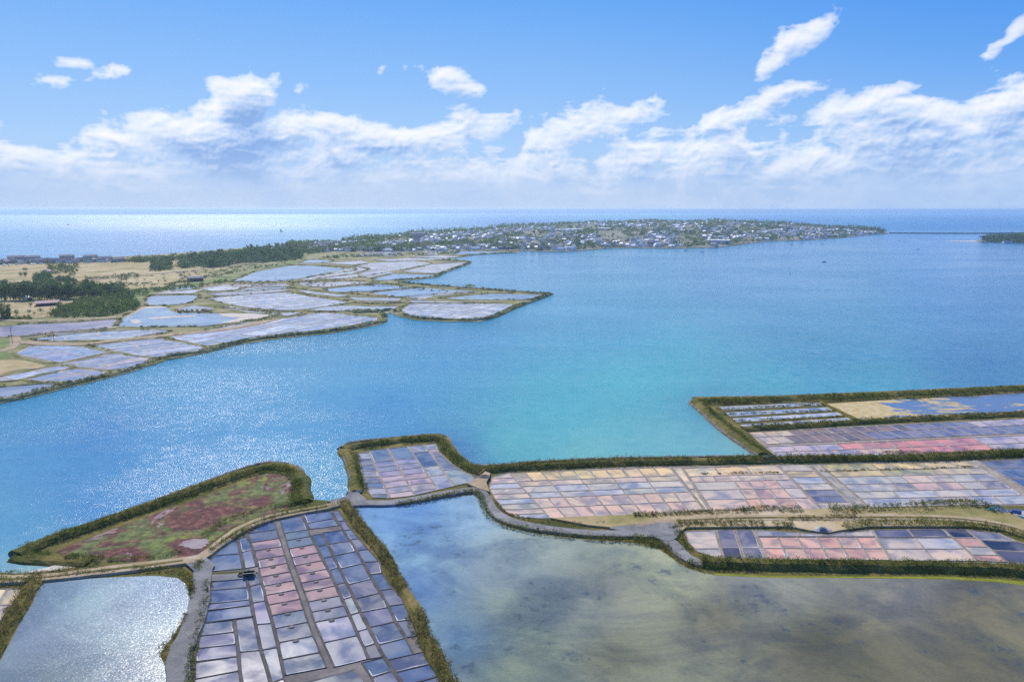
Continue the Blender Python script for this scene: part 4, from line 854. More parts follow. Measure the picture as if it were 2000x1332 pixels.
PONDS = [
 ([(-200, 640), (0, 638.6), (48, 634), (144, 630), (230, 624), (226, 636), (211, 643), (134, 648), (48, 658), (0, 660), (-200, 668)], '#B4A8C4', 'lilac flooded pan below the scrub at the far left'),
 ([(240, 620), (262, 608), (278, 600), (330, 600), (342, 610), (400, 612), (490, 613), (548, 615), (520, 622), (470, 630), (400, 638), (330, 640), (235, 640), (228, 636)], '#9CBADC', 'pale blue lagoon with sandy rims beside the scrub'),
 ([(284, 583), (300, 578), (385, 577), (382, 588), (350, 596), (287, 597)], '#9CB2D4', 'small blue lagoon above the sandy lagoon'),
 ([(-200, 762), (0, 757), (84, 750), (120, 751), (101, 761), (0, 783), (-200, 800)], '#A0AACC', 'blue-violet pond inside the shore dyke at the left edge'),
 ([(452, 551), (500, 531), (567, 519), (610, 519), (697, 527), (650, 535), (610, 541), (550, 550)], '#98B4DA', 'big blue lagoon in front of the distant woods'),
 ([z2(700, 292), z2(1000, 264), z2(1210, 285), z2(960, 305), z2(760, 310)], '#A0C0E8', 'pale blue lagoon in the middle of the far works'),
 ([z2(960, 310), z2(1220, 285), z2(1560, 305), z2(1300, 325), z2(1100, 335), z2(980, 320)], '#A8C4E6', 'pale blue lagoon near the northern shore dyke'),
 ([z2(1320, 345), z2(1600, 316), z2(1880, 322), z2(1800, 353)], '#A4BEDC', 'pointed blue lagoon at the tip of the far works'),
 ([z2(960, 240), z2(1080, 209), z2(1300, 214), z2(1290, 226), z2(1050, 245)], '#A8C4E8', 'narrow blue pond by the far bay shore'),
 ([(870, 497.5), (902, 490.8), (1008, 493), (920, 497)], '#A6C4EA', 'long thin lagoon before the town'),
 ([z2(190, 308), z2(330, 277), z2(480, 280), z2(540, 286), z2(400, 300)], '#A4BCE0', 'shallow pond between far works'),
 ([z2(570, 150), z2(620, 132), z2(750, 136), z2(700, 150)], '#A6C0E6', 'small pond in front of the wooded point'),
 ([z1(1370, 355), z1(1480, 335), z1(1640, 330), z1(1560, 362), z1(1420, 372)], '#A4BCE0', 'narrow pond beside the green meadow'),
]
def far_bank(outline_px, w, h, label, leaf=None, sc=0):
    L = [tuple(P(x, y).xy) for x, y in outline_px]; L = smooth_line(L, True, 3); L.append(L[0]); Q = resample(L, 5)
    me = strip_mesh('dyke', Q, [(-w/2, .1), (-w*.3, h*.8), (0, h), (w*.3, h*.8), (w/2, .1)], M_FARBUND, .12, 2)
    struct(link('dyke', me), label, 'dyke')
    if sc:
        scrub(outline_px+[outline_px[0]], w*.8, 1.0, M_SCRUB, 'dark weeds along the bank of the '+sc, dens=.8, base=h, gaps=.50, seed=len(outline_px))
for i, (o_, h_, lb) in enumerate(PONDS):
    o = tinted_sheet('lagoon', o_, .62, M_POND_CALM, [(o_[0][0], o_[0][1], h_), (o_[2][0], o_[2][1]+9, h_)], .60, (.02, .04, .10), step=60); struct(o, lb, 'lagoon')
    far_bank(o_, 6 if i in (1, 2) else 5, 1.1, 'low tan bank around the '+lb, None, lb)
struct(sheet('sand_bar', G([z1(1190, 595), z1(1300, 585), z1(1500, 575), z1(1600, 570), z1(1580, 582), z1(1400, 592), z1(1250, 604)]), .72, M_SAND, .1), 'pale sand bar in the sandy lagoon', 'sand')
struct(sheet('sand_bar', G([z1(1060, 612), z1(1110, 605), z1(1160, 628), z1(1110, 640), z1(1070, 630)]), .72, M_SAND, .1), 'small sand bar at the left of the sandy lagoon', 'sand')
struct(sheet('sand_bar', G([(425, 614), (470, 612), (540, 616), (520, 622), (470, 630), (430, 633), (470, 622), (440, 620)]), .73, M_SAND, .1), 'pale sandy margin at the right of the sandy lagoon', 'sand')
struct(sheet('sand_bar', G([(240, 619), (262, 607), (276, 599), (330, 599), (334, 602), (282, 604), (262, 613), (250, 621)]), .73, M_SAND, .1), 'sandy rim at the top of the sandy lagoon', 'sand')

fw, fb, fl, fp, fg = srgb('#C6CAD6', .66), srgb('#A4B2D2', .62), srgb('#A8A6C8', .62), srgb('#CCB8C0', .66), srgb('#B0B4C0', .62)  # silvery glare on the far pans is put into these pale tones
FW = [ # outline, axis (two px points), cell length along axis, cell width across, colours, label
 ([(60, 663), (180, 650), (290, 645), (335, 648), (240, 664), (85, 668)], ((62, 662), (290, 645)), 40, 24, [fw, fg, fb], 'narrow works below the lilac pan'),
 ([(60, 677), (149, 677), (216, 689), (112, 711), (28, 694)], ((28, 694), (112, 711)), 60, 26, [fb, fb, fl], 'pale blue works left of the winding shore'),
 ([(173, 677), (310, 662), (400, 679), (400, 686), (325, 703), (255, 694), (223, 689)], ((173, 677), (310, 662)), 48, 16, [fb, fw, fb, fl], 'finely ruled blue works behind the shore dyke'),
 ([(114, 712), (223, 691), (255, 696), (318, 703), (265, 720), (200, 725), (145, 718)], ((112, 711), (223, 691)), 26, 15, [fl, fp, fl], 'lilac works close to the shore dyke'),
 ([(48, 742), (142, 722), (204, 726), (206, 733), (150, 747), (90, 748)], ((48, 742), (142, 722)), 60, 34, [fl, fl, fb], 'plain lilac works by the shore dyke at the left'),
 ([(-60, 742), (0, 737), (115, 715), (142, 720), (48, 742), (0, 747)], ((0, 737), (115, 715)), 24, 20, [fw, fg, fp], 'whitish works at the far left'),
 ([(322, 662), (400, 646), (480, 632), (560, 622), (632, 611), (680, 616), (738, 621), (736, 628), (650, 643), (545, 655), (450, 670), (402, 678), (360, 670)], ((360, 672), (640, 613)), 42, 20, [fb, fw, fg, fw], 'long ruled works inside the hooked shore dyke'),
 ([(403, 584), (470, 577), (560, 572), (620, 581), (684, 591), (640, 600), (580, 607), (524, 607), (450, 597)], ((403, 584), (560, 572)), 20, 26, [fw, fg, fw], 'whitish works in the middle of the far shore'),
 ([(382, 566), (441, 557), (500, 558), (470, 566), (420, 570)], ((382, 566), (441, 557)), 40, 24, [fw], 'small works behind the middle ones'),
 ([(781, 609), (803, 594), (900, 594), (997, 595), (1004, 599), (975, 612), (945, 625), (880, 625), (812, 622)], ((781, 609), (945, 625)), 24, 20, [fw, fg, fb, fw], 'finely ruled works at the eastern point'),
 ([(598, 607), (655, 598), (720, 599), (780, 600), (762, 608), (680, 609)], ((598, 607), (760, 608)), 36, 26, [fw, fg], 'narrow works between the channel and the eastern point'),
 ([(584, 548), (660, 530), (725, 514.5), (812, 510.5), (842, 516), (760, 532), (679, 545)], ((584, 548), (725, 514.5)), 34, 36, [fw, fp, fw, fg], 'pinkish white works right of the big lagoon'),
 ([(785, 532), (844, 517), (912, 513), (884, 526), (856, 535)], ((785, 532), (856, 535)), 24, 44, [fp, fw, fg], 'whitish works on the northern point'),
 ([(688, 500), (726, 493), (792, 493), (769, 502)], ((688, 500), (769, 502)), 60, 70, [fw, fb], 'blue-white works before the town'),
 ([(812, 499), (834, 491), (864, 491), (856, 498)], ((812, 499), (856, 498)), 50, 60, [fw], 'tiny works before the town'),
 ([(630, 515), (704, 510), (724, 514), (690, 518)], ((630, 515), (704, 510)), 50, 40, [fp, fw], 'pinkish strip of works behind the big lagoon'),
 ([(730, 508), (800, 505), (880, 507), (840, 509), (760, 511)], ((730, 508), (880, 507)), 60, 40, [fp, fw], 'reddish strip of works toward the town'),
 ([(800, 503), (860, 500), (900, 502), (870, 505)], ((800, 503), (900, 502)), 50, 50, [fw, fg], 'last strip of works before the long lagoon'),
 ([(676, 582), (786, 584), (776, 590), (697, 588)], ((676, 582), (786, 584)), 44, 26, [fw, fg], 'small ruled works above the channel'),
 ([(404, 575), (516, 565), (572, 568), (506, 574.5), (430, 579)], ((404, 575), (516, 565)), 60, 22, [fb, fw], 'thin works below the big lagoon'),
 ([(300, 576), (330, 569), (400, 566), (378, 574)], ((300, 576), (400, 566)), 50, 40, [fw, fp], 'whitish pans by the green meadow'),
]
FW += [([(424, 601), (450, 600), (520, 609), (596, 611), (560, 619), (480, 611)], ((424, 601), (596, 611)), 40, 22, [fw, fg], 'thin works above the long ruled ones'),
 ([(582, 553), (680, 551), (728, 553), (640, 562), (592, 560)], ((582, 553), (728, 553)), 36, 26, [fw, fg, fp], 'works below the pinkish white ones'),
 ([(578, 567), (630, 573), (684, 579), (660, 581), (604, 575)], ((578, 567), (684, 579)), 40, 22, [fw, fg], 'small diagonal works in the middle of the far shore'),
 ([(796, 588), (852, 589.5), (984, 592), (806, 592.5)], ((796, 588), (984, 592)), 40, 26, [fw, fg], 'thin works above the eastern point'),
 ([(452, 557), (555, 555.5), (568, 560), (486, 563)], ((452, 557), (555, 555.5)), 36, 26, [fw, fp], 'pale works just below the big lagoon'),
 ([(700, 536), (740, 528), (770, 534), (720, 544)], ((700, 536), (740, 528)), 36, 30, [fw, fg], 'works between the two bays of the northern point'),
 ([(820, 588), (850, 580), (930, 572), (870, 573), (826, 579), (790, 582)], ((790, 582), (870, 573)), 36, 26, [fw, fb], 'works left of the pointed lagoon'),
 ([(105, 654), (200, 646), (226, 640), (226, 643), (180, 648), (110, 657)], ((105, 654), (226, 641)), 30, 16, [fw, fg], 'narrow strip of works under the lilac pan'),
 ([(345, 604), (380, 598), (420, 604), (400, 610), (350, 610)], ((345, 604), (420, 604)), 30, 24, [fg, fb], 'greenish pans in the middle of the sandy lagoon')]
M_PALEBANK = ground_material('pale_far_bank', [(.30, srgb('#968C7C', .9)), (.5, srgb('#BAAEA0', .95)), (.7, srgb('#D2CABE', .95))], .06, .6)
for i, (o_, ax, lx, ly, cols, lb) in enumerate(FW):
    g = ccw(dedupe(G(o_))); wk = struct(sheet('salt_works', g, .56+.007*i, M_PALEBANK), lb, 'salt works'); lx *= .74; ly *= .74
    a = np.array(P(*ax[0]).xy); b = np.array(P(*ax[1]).xy); ex = (b-a)/np.linalg.norm(b-a); ey = np.array((-ex[1], ex[0]))
    q = np.array(g); u = (q-a)@ex; v = (q-a)@ey; j = 0; vv = v.min()+1.5
    while vv < v.max():
        wv = ly*rng.choice([.7, 1, 1, 1.4]); uu = u.min()-rng.uniform(0, lx*.5); off = 0
        while uu < u.max():
            wl_ = lx*rng.choice([.6, 1, 1, 1.8])
            cell = [tuple(a+ex*x+ey*y) for x, y in ((uu, vv), (uu+wl_, vv), (uu+wl_, vv+wv), (uu, vv+wv))]
            c = clip_convex(g, ccw(cell)); c = dedupe(c, 1.0) if c else []
            if len(c) > 2 and abs(area(c)) > lx*ly*.12: pan(ccw(c), wk, jit_col(cols[int(rng.integers(len(cols)))], .07), .58+.007*i, (max(.8, min(lx, ly)*.045),), M_PALEBANK, rise=.25)
            uu += wl_
        vv += wv
    far_bank(o_, 4.5, 1.0, 'low bank around the '+lb, None, lb if i in (0, 2, 6, 7, 9, 10, 11) else 0)
# shore dykes of the far works
def shore(line, w, h, lab, mt=M_PINE, dens=1.0, hh=1.5):
    dyke(line, w, h, lab, M_FARBUND, step=4); scrub(line, w*.8, hh, mt, 'dark scrub on the '+lab, dens=dens, base=h*.8, seed=len(line))
shore([(-200, 804), (0, 785), (50, 775), (120, 757), (192, 740), (264, 721), (324, 700), (400, 688), (470, 670), (545, 659), (653, 648), (738, 632), (750, 626), (748, 615), (735, 611), (690, 612)], 7.5, 2.2, 'winding shore dyke of the far left works')
shore([(690, 608), (740, 609), (765, 608), (779, 615), (812, 622.5), (880, 626), (938, 626), (973, 616), (1004, 602), (1070, 577), (1062, 574.5), (956, 567), (850, 559), (780, 553)], 8, 2.2, 'shore dyke around the eastern point')
shore([(770, 549), (846, 542), (860, 536), (882, 527), (918, 513.5), (905, 511), (850, 509)], 8, 1.8, 'shore dyke of the northern point')
shore([(900, 502), (925, 498.5), (1010, 494)], 6, 1.5, 'thin spit before the town')
shore([(420, 600), (480, 607), (540, 611), (620, 610), (690, 609)], 7, 1.2, 'long bank through the far works', M_BRUSH, .6, 1.0)
shore([(560, 571), (600, 578), (660, 587), (720, 594), (800, 592)], 9, 1.4, 'diagonal bank through the far works', M_BRUSH, .6, 1.0)
shore([(560, 563), (640, 571), (700, 576), (780, 583), (850, 586)], 7, 1.2, 'second diagonal bank through the far works', M_BRUSH, .5, .9)
shore([(240, 566), (300, 566), (360, 560), (450, 552), (550, 553), (640, 549), (740, 551)], 8, 1.2, 'bank below the big lagoon', M_BRUSH, .5, .9)
shore([(560, 518), (620, 520), (700, 523), (720, 527), (690, 536), (620, 545)], 9, 1.4, 'bank around the right of the big lagoon', M_BRUSH, .7, 1.0)
ribbon('causeway', [(-200, 626), (0, 625), (80, 626), (160, 623), (240, 618), (262, 606), (290, 595)], 7, .75, M_TRACK, 'pale track below the scrub at the far left', 'track')
ribbon('causeway', [(-100, 694), (0, 686), (25, 675), (30, 665), (28, 656)], 6, .75, M_TRACK, 'pale cart track at the left edge', 'track')
ribbon('causeway', [(30, 666), (80, 670), (160, 672), (230, 663), (300, 657), (420, 645), (470, 638), (540, 622)], 9, 1.0, M_TRACK, 'tan bank between the ruled blue works', 'bank')
# railway / road line with its dark hedge
ribbon('road', [(170, 549), (230, 542), (270, 537.5), (330, 533), (400, 525), (450, 521), (520, 512)], 7, .62, M_ASPHALT, 'grey road crossing the dry meadow', 'road')
ribbon('road', [(150, 611), (200, 612)], 0.5, .5, M_TRACK, 'thin footpath in the scrub', 'path')
scrub([(168, 546), (190, 545), (225, 542), (262, 537)], 9, 5, M_PINE, 'dark clipped hedge along the road in the dry meadow', base=.3, dens=1.4, z0=.5, seed=60)
scrub([(285, 541), (330, 536), (400, 529), (470, 522)], 3, 1.6, M_BRUSH, 'brush beside the road', base=.3, z0=.5, seed=61)
# scrubland mass
def thicket(poly_px, n, r, h, mt, label, seed, nl=26):
    rr = np.random.default_rng(seed); xs = [p[0] for p in poly_px]; ys = [p[1] for p in poly_px]; C = []
    def inside(x, y):
        c = False
        for (x0, y0), (x1, y1) in zip(poly_px, poly_px[1:]+poly_px[:1]):
            if (y0 > y) != (y1 > y) and x < (x1-x0)*(y-y0)/(y1-y0)+x0: c = not c
        return c
    while len(C) < n:
        x, y = rr.uniform(min(xs), max(xs)), rr.uniform(min(ys), max(ys))
        if inside(x, y): C.append((*P(x, y, 1).xy, .4))
    C = np.array(C); Ra = r*rr.uniform(.4, 1.3, n); Hh = h*rr.uniform(.25, 1.5, n)*(.5+vnoise(np.c_[C[:, :2]*.05, np.zeros(n)], 4))
    V, rn = leaves(C, Ra, Hh, nl, r*.30, seed); o = link('thicket', tri_mesh('thicket', V, mt, rn)); return tag(o, label, 'thicket', kind='stuff')
thicket([(150, 588), (170, 582), (230, 576), (262, 585), (275, 598), (250, 608), (200, 618), (120, 620), (95, 616), (110, 605), (130, 596)], 900, 2.8, 3.4, M_BROAD, 'grey-green thicket of scrub below the pine belt', 71)
thicket([(180, 560), (240, 556), (250, 570), (262, 585), (200, 580), (170, 575)], 350, 3.6, 4.0, M_BROAD, 'olive thicket at the right end of the pine belt', 72)
thicket([(0, 618), (60, 620), (60, 623), (0, 623)], 60, 2.4, 2, M_BROAD, 'low scrub line beside the far track', 73)

thicket([(340, 524), (360, 508), (420, 502), (480, 496), (485, 512), (430, 522)], 420, 6, 7.5, M_PINE, 'undergrowth of the coastal woods, left part', 74)
thicket([(470, 514), (478, 492), (530, 485), (590, 488), (592, 506), (540, 511)], 700, 6.5, 9, M_PINE, 'undergrowth of the coastal woods, right part', 75)
thicket([(585, 490), (600, 482), (655, 480), (652, 490), (600, 497)], 160, 6, 6, M_BROAD, 'garden greenery at the end of the coastal woods', 76)
thicket([(215, 512), (300, 505), (400, 495), (480, 488), (482, 496), (400, 505), (300, 512)], 420, 5, 5.5, M_BROAD, 'line of coastal greenery between the dry meadow and the sea', 77)
thicket([(0, 517), (0, 511), (215, 506), (215, 511)], 110, 4, 4, M_BROAD, 'garden greenery among the houses of the left coast', 78)
thicket([(294, 530), (298, 514), (334, 513), (336, 526)], 130, 5, 6, M_BROAD, 'undergrowth of the small wood on the dry meadow', 79)
thicket([(0, 579), (0, 570), (180, 566), (240, 566), (235, 575), (180, 577)], 330, 4.5, 6, M_PINE, 'dark undergrowth of the pine belt on the left', 80)
thicket([(88, 533), (100, 517), (150, 520), (155, 530), (120, 537)], 60, 5, 5, M_BROAD, 'greenery around the farm on the dry meadow', 81)
thicket([(62, 553), (75, 536), (100, 540), (106, 552)], 60, 5, 6, M_PINE, 'greenery of the left clump above the pine belt', 82)
thicket([(108, 551), (112, 542), (138, 545), (138, 552)], 36, 5, 4.5, M_PINE, 'greenery of the right clump above the pine belt', 83)
thicket([(330, 553), (400, 540), (470, 526), (560, 512), (560, 516), (470, 530), (400, 546), (330, 559)], 120, 3.0, 1.8, M_BROAD, 'scattered scrub on the green margin by the big lagoon', 84)
thicket([(640, 500), (760, 496), (900, 492), (900, 495), (760, 500), (640, 505)], 160, 4, 3.5, M_BROAD, 'hedges before the town', 85)

thicket([(238, 568), (300, 562), (380, 555), (450, 547), (440, 552), (380, 562), (300, 570), (262, 582), (250, 600), (240, 596)], 170, 3.2, 2.2, M_BROAD, 'green scrub along the meadow beside the upper lagoons', 86)
thicket([(342, 606), (400, 604), (420, 611), (350, 611)], 40, 2.6, 1.6, M_BRUSH, 'weeds on the neck between the lagoons', 87)
thicket([(0, 554), (60, 548), (240, 556), (200, 566), (0, 568)], 90, 3.5, 2.6, M_BROAD, 'light scrub behind the pine belt', 88)
thicket([(150, 560), (330, 548), (420, 530), (520, 510), (530, 514), (430, 536), (330, 556), (180, 564)], 110, 3.0, 1.8, M_BROAD, 'scattered shrubs on the dry slope', 89)
thicket([(440, 552), (600, 550), (760, 552), (900, 570), (880, 573), (740, 560), (600, 558), (450, 558)], 130, 2.4, 1.1, M_BRUSH, 'weeds on the banks of the far works', 91)

# ------------------------------------------------------------------ trees
def tube_verts(p0, p1, r0, r1, k=6):
    d = (p1-p0).normalized(); a = d.orthogonal().normalized(); b = d.cross(a)
    return [p0+(a*math.cos(2*math.pi*i/k)+b*math.sin(2*math.pi*i/k))*r0 for i in range(k)]+[p1+(a*math.cos(2*math.pi*i/k)+b*math.sin(2*math.pi*i/k))*r1 for i in range(k)]
def tree_proto(kind, seed, detail=1.0):
    rr = np.random.default_rng(seed); V, Fc = [], []
    def limb(a, b, r0, r1):
        i = len(V); V.extend(tube_verts(Vector(a), Vector(b), r0, r1)); Fc.extend([(i+j, i+(j+1) % 6, i+6+(j+1) % 6, i+6+j) for j in range(6)])
    H = dict(pine=14., poplar=17., broad=9., bush=3.2, umbrella=12.)[kind]
    bend = rr.normal()*.4; limb((0, 0, 0), (bend*.5, 0, H*.35), .32*H/14, .24*H/14); limb((bend*.5, 0, H*.35), (bend, bend*.3, H*.8), .24*H/14, .08)
    for k in range(5 if kind != 'bush' else 3):
        z = H*rr.uniform(.32, .7); a = rr.uniform(0, 6.28); L = H*rr.uniform(.12, .24); limb((bend*.6, 0, z), (bend*.6+L*math.cos(a), L*math.sin(a), z+L*.7), .09, .03)
    trunk = mesh('trunk', V, Fc, M_BARK)
    N = int({'pine': 16, 'poplar': 14, 'broad': 15, 'bush': 9, 'umbrella': 14}[kind]*1)
    C = []
    for k in range(N):
        u = rr.uniform(0, 1); a = rr.uniform(0, 6.28)
        if kind == 'pine': z = H*(.30+.66*u); rad = H*.24*(1-.55*u)*rr.uniform(.3, 1)
        elif kind == 'poplar': z = H*(.14+.82*u); rad = H*.11*(1-.5*u)*rr.uniform(.2, 1)
        elif kind == 'umbrella': z = H*(.70+.2*u); rad = H*.40*rr.uniform(.1, 1)
        elif kind == 'broad': z = H*(.35+.5*u); rad = H*.36*math.sin(math.pi*(.2+.7*u))*rr.uniform(.2, 1)
        else: z = H*.15+H*.45*u; rad = H*.5*(1-.5*u)*rr.uniform(.2, 1)
        C.append((bend*.6+rad*math.cos(a), rad*math.sin(a), z))
    C = np.array(C); cr = {'pine': .16, 'poplar': .12, 'broad': .23, 'bush': .34, 'umbrella': .17}[kind]*H
    nl = int(34*detail); n = len(C)*nl; Ci = np.repeat(C, nl, 0); d = rr.normal(size=(n, 3)); d /= np.linalg.norm(d, axis=1)[:, None]
    p = Ci+d*cr*rr.uniform(.6, 1.1, n)[:, None]*np.array((1, 1, .8 if kind != 'poplar' else 1.5))
    q = rr.normal(size=(n, 3, 3)); q /= np.linalg.norm(q, axis=2)[..., None]
    Vt = p[:, None]+q*(H*.050*rr.uniform(.6, 1.4, n)/max(.55, detail**.5))[:, None, None]
    rn = np.repeat(rr.uniform(0, 1, len(C)), nl)*.6+rr.uniform(0, 1, n)*.4
    crown = tri_mesh('crown', Vt, M_PINE if kind in ('pine', 'umbrella') else M_BROAD, rn)
    return trunk, crown, H
PROTO = {k: [tree_proto(k, 10*i+s) for s in range(4)] for i, k in enumerate(('pine', 'poplar', 'broad', 'bush', 'umbrella'))}
NAME = dict(pine='pine_tree', poplar='poplar_tree', broad='broadleaf_tree', bush='bush', umbrella='umbrella_pine')
CAT = dict(pine='pine tree', poplar='poplar', broad='tree', bush='bush', umbrella='umbrella pine')
def tree(kind, x, y, h, label, group, z=.5, loc=None):
    tr, cr, H = PROTO[kind][int(rng.integers(4))]; k = h/H*rng.uniform(.85, 1.15)
    p = loc if loc is not None else P(x, y, z)
    o = empty(NAME[kind], (p.x, p.y, p.z-.1), rng.uniform(0, 6.28)); o.scale = (k*rng.uniform(.9, 1.15), k*rng.uniform(.9, 1.15), k)
    link('trunk', tr, o); link('crown', cr, o); return tag(o, label, CAT[kind], group)
def inpoly(poly, n, seed):
    rr = np.random.default_rng(seed); xs = [p[0] for p in poly]; ys = [p[1] for p in poly]; o = []
    while len(o) < n:
        x, y = rr.uniform(min(xs), max(xs)), rr.uniform(min(ys), max(ys)); c = False
        for (x0, y0), (x1, y1) in zip(poly, poly[1:]+poly[:1]):
            if (y0 > y) != (y1 > y) and x < (x1-x0)*(y-y0)/(y1-y0)+x0: c = not c
        if c: o.append((x, y))
    return o
for i in range(30): tree('poplar' if i % 3 else 'pine', 3+i*5.6+rng.uniform(-2, 2), 586.5-.02*i*5+rng.uniform(-1, 1), 17 if i < 25 else 13, 'tall blue-green tree in the front row of the pine belt', 'front row of the tree belt')
for x, y in inpoly([(0, 583), (170, 583), (200, 578), (235, 574), (240, 566), (180, 566), (100, 570), (0, 572)], 75, 3): tree('pine' if rng.random() < .7 else 'broad', x, y, 15 if x < 190 else 10, 'dark tree inside the dense pine belt on the left', 'trees inside the tree belt')
for x, y in ((3, 621), (9, 622), (15, 622), (20, 621)): tree('poplar', x, y, 13, 'slender tree in the clump at the left edge', 'clump at the left edge')
for (x, y, h, k, lb) in ((33, 619, 7, 'broad', 'round tree just right of the slender clump'), (57, 614, 5, 'broad', 'small round tree on the yellow meadow left of its tiny neighbour'), (67, 615, 3.5, 'broad', 'tiny round tree on the yellow meadow'), (81, 613, 6, 'broad', 'dark round tree where the yellow meadow meets the thicket'),
        (60, 599, 6, 'broad', 'dark round tree against the left end of the long barn'), (120, 605, 8, 'broad', 'dark tree in the thicket below the barn'), (112, 592, 7, 'poplar', 'light green tree at the right end of the barn'), (50, 531, 8, 'broad', 'lone dark tree at the top left of the dry meadow'), (93, 515, 11, 'broad', 'dark green tree among the coastal houses'),
        (268, 547, 10, 'broad', 'dark round tree beside the road'), (247, 551, 9, 'broad', 'dark wide tree left of the road tree'), (238, 551, 8, 'broad', 'second dark wide tree by the road'), (320, 545, 5, 'bush', 'low bush right of the road tree'), (354, 542, 7, 'broad', 'small tree before the dark barn'), (360, 536, 6, 'broad', 'small tree above the dark barn'),
        (431, 530, 12, 'umbrella', 'dark umbrella pine on the tan slope'), (402, 533, 6, 'bush', 'wide bush left of the umbrella pine'), (403, 540, 4, 'bush', 'small bush below the wide bush'), (265, 590, 5, 'bush', 'dark bush on the green margin'), (252, 566, 5, 'bush', 'bush at the right tip of the belt'), (264, 572, 6, 'bush', 'dark bush on the green strip'), (298, 527, 7, 'broad', 'dark tree on the meadow before the woods'), (282, 548, 5, 'bush', 'bush between road and barn')):
    tree(k, x, y, h, lb, None)
CL = [([(88, 531), (100, 518), (150, 521), (150, 530), (120, 536)], 16, 9, 'broad', 'dark tree in the farm clump on the dry meadow'), ([(62, 552), (75, 536), (100, 541), (105, 550), (100, 553)], 18, 9, 'broad', 'dark tree in the left clump above the pine belt'),
      ([(108, 549), (115, 542), (137, 546), (137, 551)], 9, 7, 'broad', 'dark tree in the right clump above the pine belt'), ([(36, 541), (40, 536), (55, 537), (55, 541)], 7, 6, 'broad', 'dark tree in the small clump on the dry meadow'),
      ([(122, 535), (150, 532), (158, 538), (130, 541)], 8, 5, 'broad', 'shrub tree on the dry meadow'), ([(294, 528), (300, 514), (330, 513), (334, 524), (310, 530)], 26, 11, 'pine', 'dark pine in the wood nearest the dry meadow'),
      ([(232, 512), (300, 508), (400, 500), (470, 494), (480, 498), (400, 507), (300, 514)], 64, 11, 'broad', 'tree in the line between the dry meadow and the sea'), ([(360, 520), (380, 506), (440, 502), (480, 500), (470, 512), (410, 523)], 75, 14, 'pine', 'dark pine in the left of the coastal woods'),
      ([(470, 512), (480, 492), (530, 484), (585, 486), (590, 505), (540, 510)], 105, 15, 'pine', 'dark pine in the middle of the coastal woods'), ([(580, 488), (650, 480), (655, 489), (590, 499)], 34, 10, 'broad', 'tree among the houses at the end of the woods'),
      ([(355, 545), (385, 530), (392, 535), (370, 545)], 6, 5, 'bush', 'bush on the tan slope by the dark barn'), ([(625, 505), (690, 498), (690, 502), (640, 508)], 12, 6, 'bush', 'bush on a bank before the town'), ([(860, 508), (890, 506), (890, 508), (862, 509)], 6, 5, 'bush', 'bush on the northern bank')]
for k_, (poly, n, h, kd, lb) in enumerate(CL):
    for x, y in inpoly(poly, n, 200+k_): tree(kd if rng.random() < .75 else ('umbrella' if kd == 'pine' else 'bush'), x, y, h*rng.uniform(.75, 1.2), lb, lb.replace('tree in', 'trees in').replace('pine in', 'pines in'))

# ------------------------------------------------------------------ houses
def box(V, Fc, x0, x1, y0, y1, a, b):
    i = len(V); V += [(x, y, z) for z in (a, b) for x, y in ((x0, y0), (x1, y0), (x1, y1), (x0, y1))]
    Fc += [(i, i+3, i+2, i+1), (i+4, i+5, i+6, i+7)]+[(i+j, i+(j+1) % 4, i+4+(j+1) % 4, i+4+j) for j in range(4)]
def boxm(name, x0, x1, y0, y1, a, b, m):
    V, Fc = [], []; box(V, Fc, x0, x1, y0, y1, a, b); return mesh(name, V, Fc, m)
def gable(name, L, W_, e, rise, m, over=.35):
    x, y = L/2+over, W_/2+over; t = .22
    V = [(-x, -y, e-.1), (x, -y, e-.1), (x, y, e-.1), (-x, y, e-.1), (-x, 0, e+rise), (x, 0, e+rise)]; V += [(a, b, c-t) for a, b, c in V]
    Fc = [(0, 1, 5, 4), (2, 3, 4, 5), (6, 10, 11, 7), (8, 11, 10, 9), (0, 6, 7, 1), (2, 8, 9, 3), (0, 4, 10, 6), (4, 3, 9, 10), (1, 7, 11, 5), (5, 11, 8, 2)]
    return mesh(name, V, Fc, m)
def gable_wall(L, W_, e, rise, m):
    x, y = L/2, W_/2; V = [(-x, -y, 0), (x, -y, 0), (x, y, 0), (-x, y, 0), (-x, -y, e), (x, -y, e), (x, y, e), (-x, y, e), (-x, 0, e+rise*.92), (x, 0, e+rise*.92)]
    return mesh('wall', V, [(0, 1, 5, 4), (1, 2, 6, 9, 5), (2, 3, 7, 6), (3, 0, 4, 8, 7), (0, 3, 2, 1), (4, 5, 9, 8), (6, 7, 8, 9)], m)
HP = []
for s in range(8):
    L, W_, e, ri = [(12, 8, 4.6, 3.2), (10, 7.5, 3, 3), (14, 8, 5.5, 3), (18, 9, 3.4, 3), (9, 8, 5.6, 3.4), (12, 9, 3.2, 3.4), (15, 8, 3, 2.6), (22, 9, 6, 3.2)][s]
    m_ = M_WALLS[[0, 0, 1, 0, 0, 3, 0, 2][s]]
    ch = boxm('chimney', L/2-1.2, L/2-.4, -.5, .5, e+ri*.5, e+ri+.9, m_)
    wins = [boxm('window', x-.5, x+.5, -W_/2-.03, -W_/2+.05, z, z+1.3, M_GLASS) for x in np.linspace(-L/2+2, L/2-2, 3) for z in ((1.1,) if e < 4 else (1.0, 3.4))]
    HP.append((gable_wall(L, W_, e, ri, m_), gable('roof', L, W_, e, ri, M_SLATE if s not in (3, 6) else M_PALEROOF), ch, wins))
